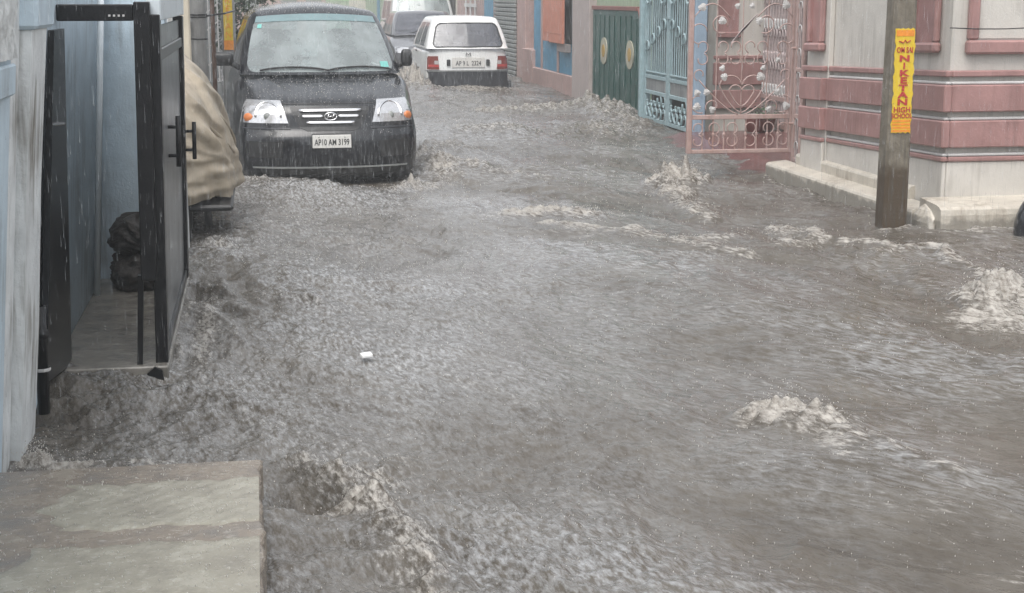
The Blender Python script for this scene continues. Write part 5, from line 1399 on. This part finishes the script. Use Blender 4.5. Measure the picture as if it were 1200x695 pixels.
def scooter():
    r = empty('motor_scooter', 'black motor scooter at the right edge in front of the striped house', 'scooter', (4.98, 8.85, 0))
    w_ = MB().lathe([(0.13, -0.045), (0.20, -0.05), (0.225, -0.03), (0.23, 0), (0.225, 0.03), (0.20, 0.05), (0.13, 0.045), (0.11, 0.0), (0.13, -0.045)], 30, 'y', (0.13, 0, 0.03)).build('wheel', 'rubber', r, smooth=True)
    MB().lathe([(0, -.03), (.12, -.03), (.13, 0), (.12, .03), (0, .03)], 20, 'y', (0.13, 0, 0.03)).build('rim', 'shutter_grey', w_, smooth=True)
    P = []
    for j in range(15):
        a = math.pi * (1.06 - 0.80 * j / 14); row = []
        for i in range(11):
            q = -1 + 2 * i / 10; rad = 0.27 + 0.05 * (1 - q * q) + 0.012 * math.sin(math.pi * j / 14)
            row.append((0.13 + rad * math.cos(a) * (1.0), 0.10 * q, 0.05 + rad * math.sin(a)))
        P.append(row)
    b = MB().grid(P); n = len(b.v)
    b.add([(0.13 + (x - .13) * .96, y * .96, .05 + (z - .05) * .96) for x, y, z in b.v], [tuple(reversed(f)) for f in b.f])
    mg = b.build('mudguard', 'black_paint', r, smooth=True, fix=False)
    MB().tube([P[0][i] for i in range(11)], 0.010, 6).build('mudguard_lip', 'shutter_grey', mg, smooth=True)
    for s in (-1, 1): MB().tube([(0.13, s * .07, 0.03), (0.34, s * .07, 0.62)], 0.02, 8).build('fork', 'chrome', r, smooth=True)
    P = []
    for j in range(9):
        v = j / 8; row = []
        for i in range(9):
            q = -1 + 2 * i / 8; row.append((0.40 + .12 * v + .05 * q * q - .04, (0.15 + .05 * math.sin(math.pi * v)) * q, 0.20 + .62 * v))
        P.append(row)
    b = MB().grid(P); b.add([(x + .02, y, z) for x, y, z in b.v], [tuple(reversed(f)) for f in b.f]); b.build('apron', 'black_paint', r, smooth=True, fix=False)
    MB().tube([(0.52, -.33, 0.93), (0.47, -.12, 0.90), (0.47, .12, 0.90), (0.52, .33, 0.93)], 0.014, 8).build('handlebar', 'chrome', r, smooth=True)
    V, Fc = rbox(8, 8, 8, .08, .09, .08, .07); m = MB(); m.v = [(p.x + .42, p.y, p.z + .86) for p in V]; m.f = Fc; m.build('headlight', 'reflector', r, smooth=True)
    MB().box(0.46, 0.95, -.14, .14, 0.16, 0.21, .02).build('footboard', 'plastic', r)
    V, Fc = rbox(14, 10, 10, .42, .17, .17, .13); m = MB(); m.v = [(p.x + 1.3, p.y, p.z + .36) for p in V]; m.f = Fc; m.build('body', 'black_paint', r, smooth=True)
    V, Fc = rbox(12, 8, 6, .36, .13, .06, .05); m = MB(); m.v = [(p.x + 1.25, p.y, p.z + .60) for p in V]; m.f = Fc; m.build('seat', 'seat', r, smooth=True)
    o2 = inst(w_, r, (1.25, 0, 0))
    for c in list(w_.children): inst(c, o2)
scooter()

# ------------------------------------------------------------------ litter, spray, rain, air
b = MB().box(-0.024, 0.024, -0.02, 0.02, 0.0, 0.014, 0.003)
o = b.build('paper_scrap', 'litter', None, loc=(0.425, 6.27, 0.02)); o.rotation_euler = (0.1, -0.05, 0.2)
tag(o, 'small white scrap of paper floating in mid stream', 'litter')

def octa(b, c, s, e):
    x, y, z = c
    b.add([(x - s, y, z), (x + s, y, z), (x, y - s, z), (x, y + s, z), (x, y, z - e), (x, y, z + e)],
          [(0, 2, 5), (2, 1, 5), (1, 3, 5), (3, 0, 5), (2, 0, 4), (1, 2, 4), (3, 1, 4), (0, 3, 4)])

def spray():
    b = MB()
    pts = []
    for (bn, bt, amp, sn, st_, fo) in BOILS:
        if fo < 0.45: continue
        k = int(220 * fo * fo * (1 if bt < 14 else .8))
        for _ in range(k):
            pts.append((bn + random.gauss(0, sn * .7), bt + random.gauss(0, st_ * .7), abs(random.gauss(0, 0.022)) * (1 + amp * 6), random.uniform(.0006, .0018) * (1 + bt / 14)))
    n = np.array([p[0] for p in pts]); t = np.array([p[1] for p in pts]); h = water_z(n, t)[0]
    for (x, y, dz, s), z in zip(pts, h): octa(b, (x, y, z + dz), s, s * 1.2)
    # crowns thrown up by single raindrops over the whole stream
    N = 9000
    tt = np.array([3.6 * (26 / 3.6) ** random.random() for _ in range(N)]); nn = np.array([random.uniform(-.8, 4.4) for _ in range(N)])
    h = water_z(nn, tt)[0]
    for x, y, z in zip(nn, tt, h):
        if x < -.4 and y < 4.6: continue
        s = random.uniform(.0006, .0018) * (0.6 + y / 9); octa(b, (x, y, z + s * 1.2), s, s * random.uniform(1.0, 2.6))
    for _ in range(900):      # splash marks on the doorstep
        x = random.uniform(-.95, -.04); y = random.uniform(3.3, 4.52); q = random.uniform(.0008, .0022)
        octa(b, (x, y, .133 + q), q, q * random.uniform(.8, 2.5))
    for p in WET:             # beads and bursts on the black car's bonnet and roof
        q = random.uniform(.0012, .0034); octa(b, (p.x, p.y, p.z + q + (abs(random.gauss(0, .025)) if random.random() < .35 else 0)), q, q * random.uniform(.7, 2))
    tag(b.build('spray_drops', 'spray', None, fix=False), 'flying spray and raindrop splashes over the flood water', kind='stuff')
spray()

def rain():
    b = MB()
    for k in range(22000):
        y = 3.2 * (24 / 3.2) ** random.random() if k < 17000 else random.uniform(7.5, 12.4); x = y * random.uniform(-.26, .56) if k < 17000 else random.uniform(-.3, 1.6); z = random.uniform(0.02, 1.75 if y < 8 else 1.9)
        l = .012 + .045 * random.random() ** 1.7; l *= (0.7 + y / 12); s = random.uniform(.00022, .00052) * (0.8 + y / 7)
        lean = random.uniform(-.02, .02) * l
        b.add([(x - s, y, z), (x + s, y, z), (x, y - s, z), (x + lean, y, z + l), (x, y, z - s * 2)], [(0, 2, 3), (2, 1, 3), (1, 0, 3), (2, 0, 4), (1, 2, 4), (0, 1, 4)])
    tag(b.build('rain', 'rain', None, fix=False), 'falling raindrops', kind='stuff')
rain()

def haze():
    b = MB().box(-115, 115, -115, 115, -1.65, 5.4)
    m = bpy.data.materials.new('rain haze'); m.use_nodes = True; t = m.node_tree
    for n in list(t.nodes):
        if n.type == 'BSDF_PRINCIPLED': t.nodes.remove(n)
    v = t.nodes.new("ShaderNodeVolumePrincipled"); v.inputs['Color'].default_value = (0.92, 0.94, 0.95, 1)
    v.inputs['Density'].default_value = 0.0042; v.inputs['Anisotropy'].default_value = 0.2
    t.links.new(v.outputs[0], t.nodes["Material Output"].inputs['Volume'])
    tag(b.build('haze', m), 'rain haze in the street', kind='stuff')
haze()
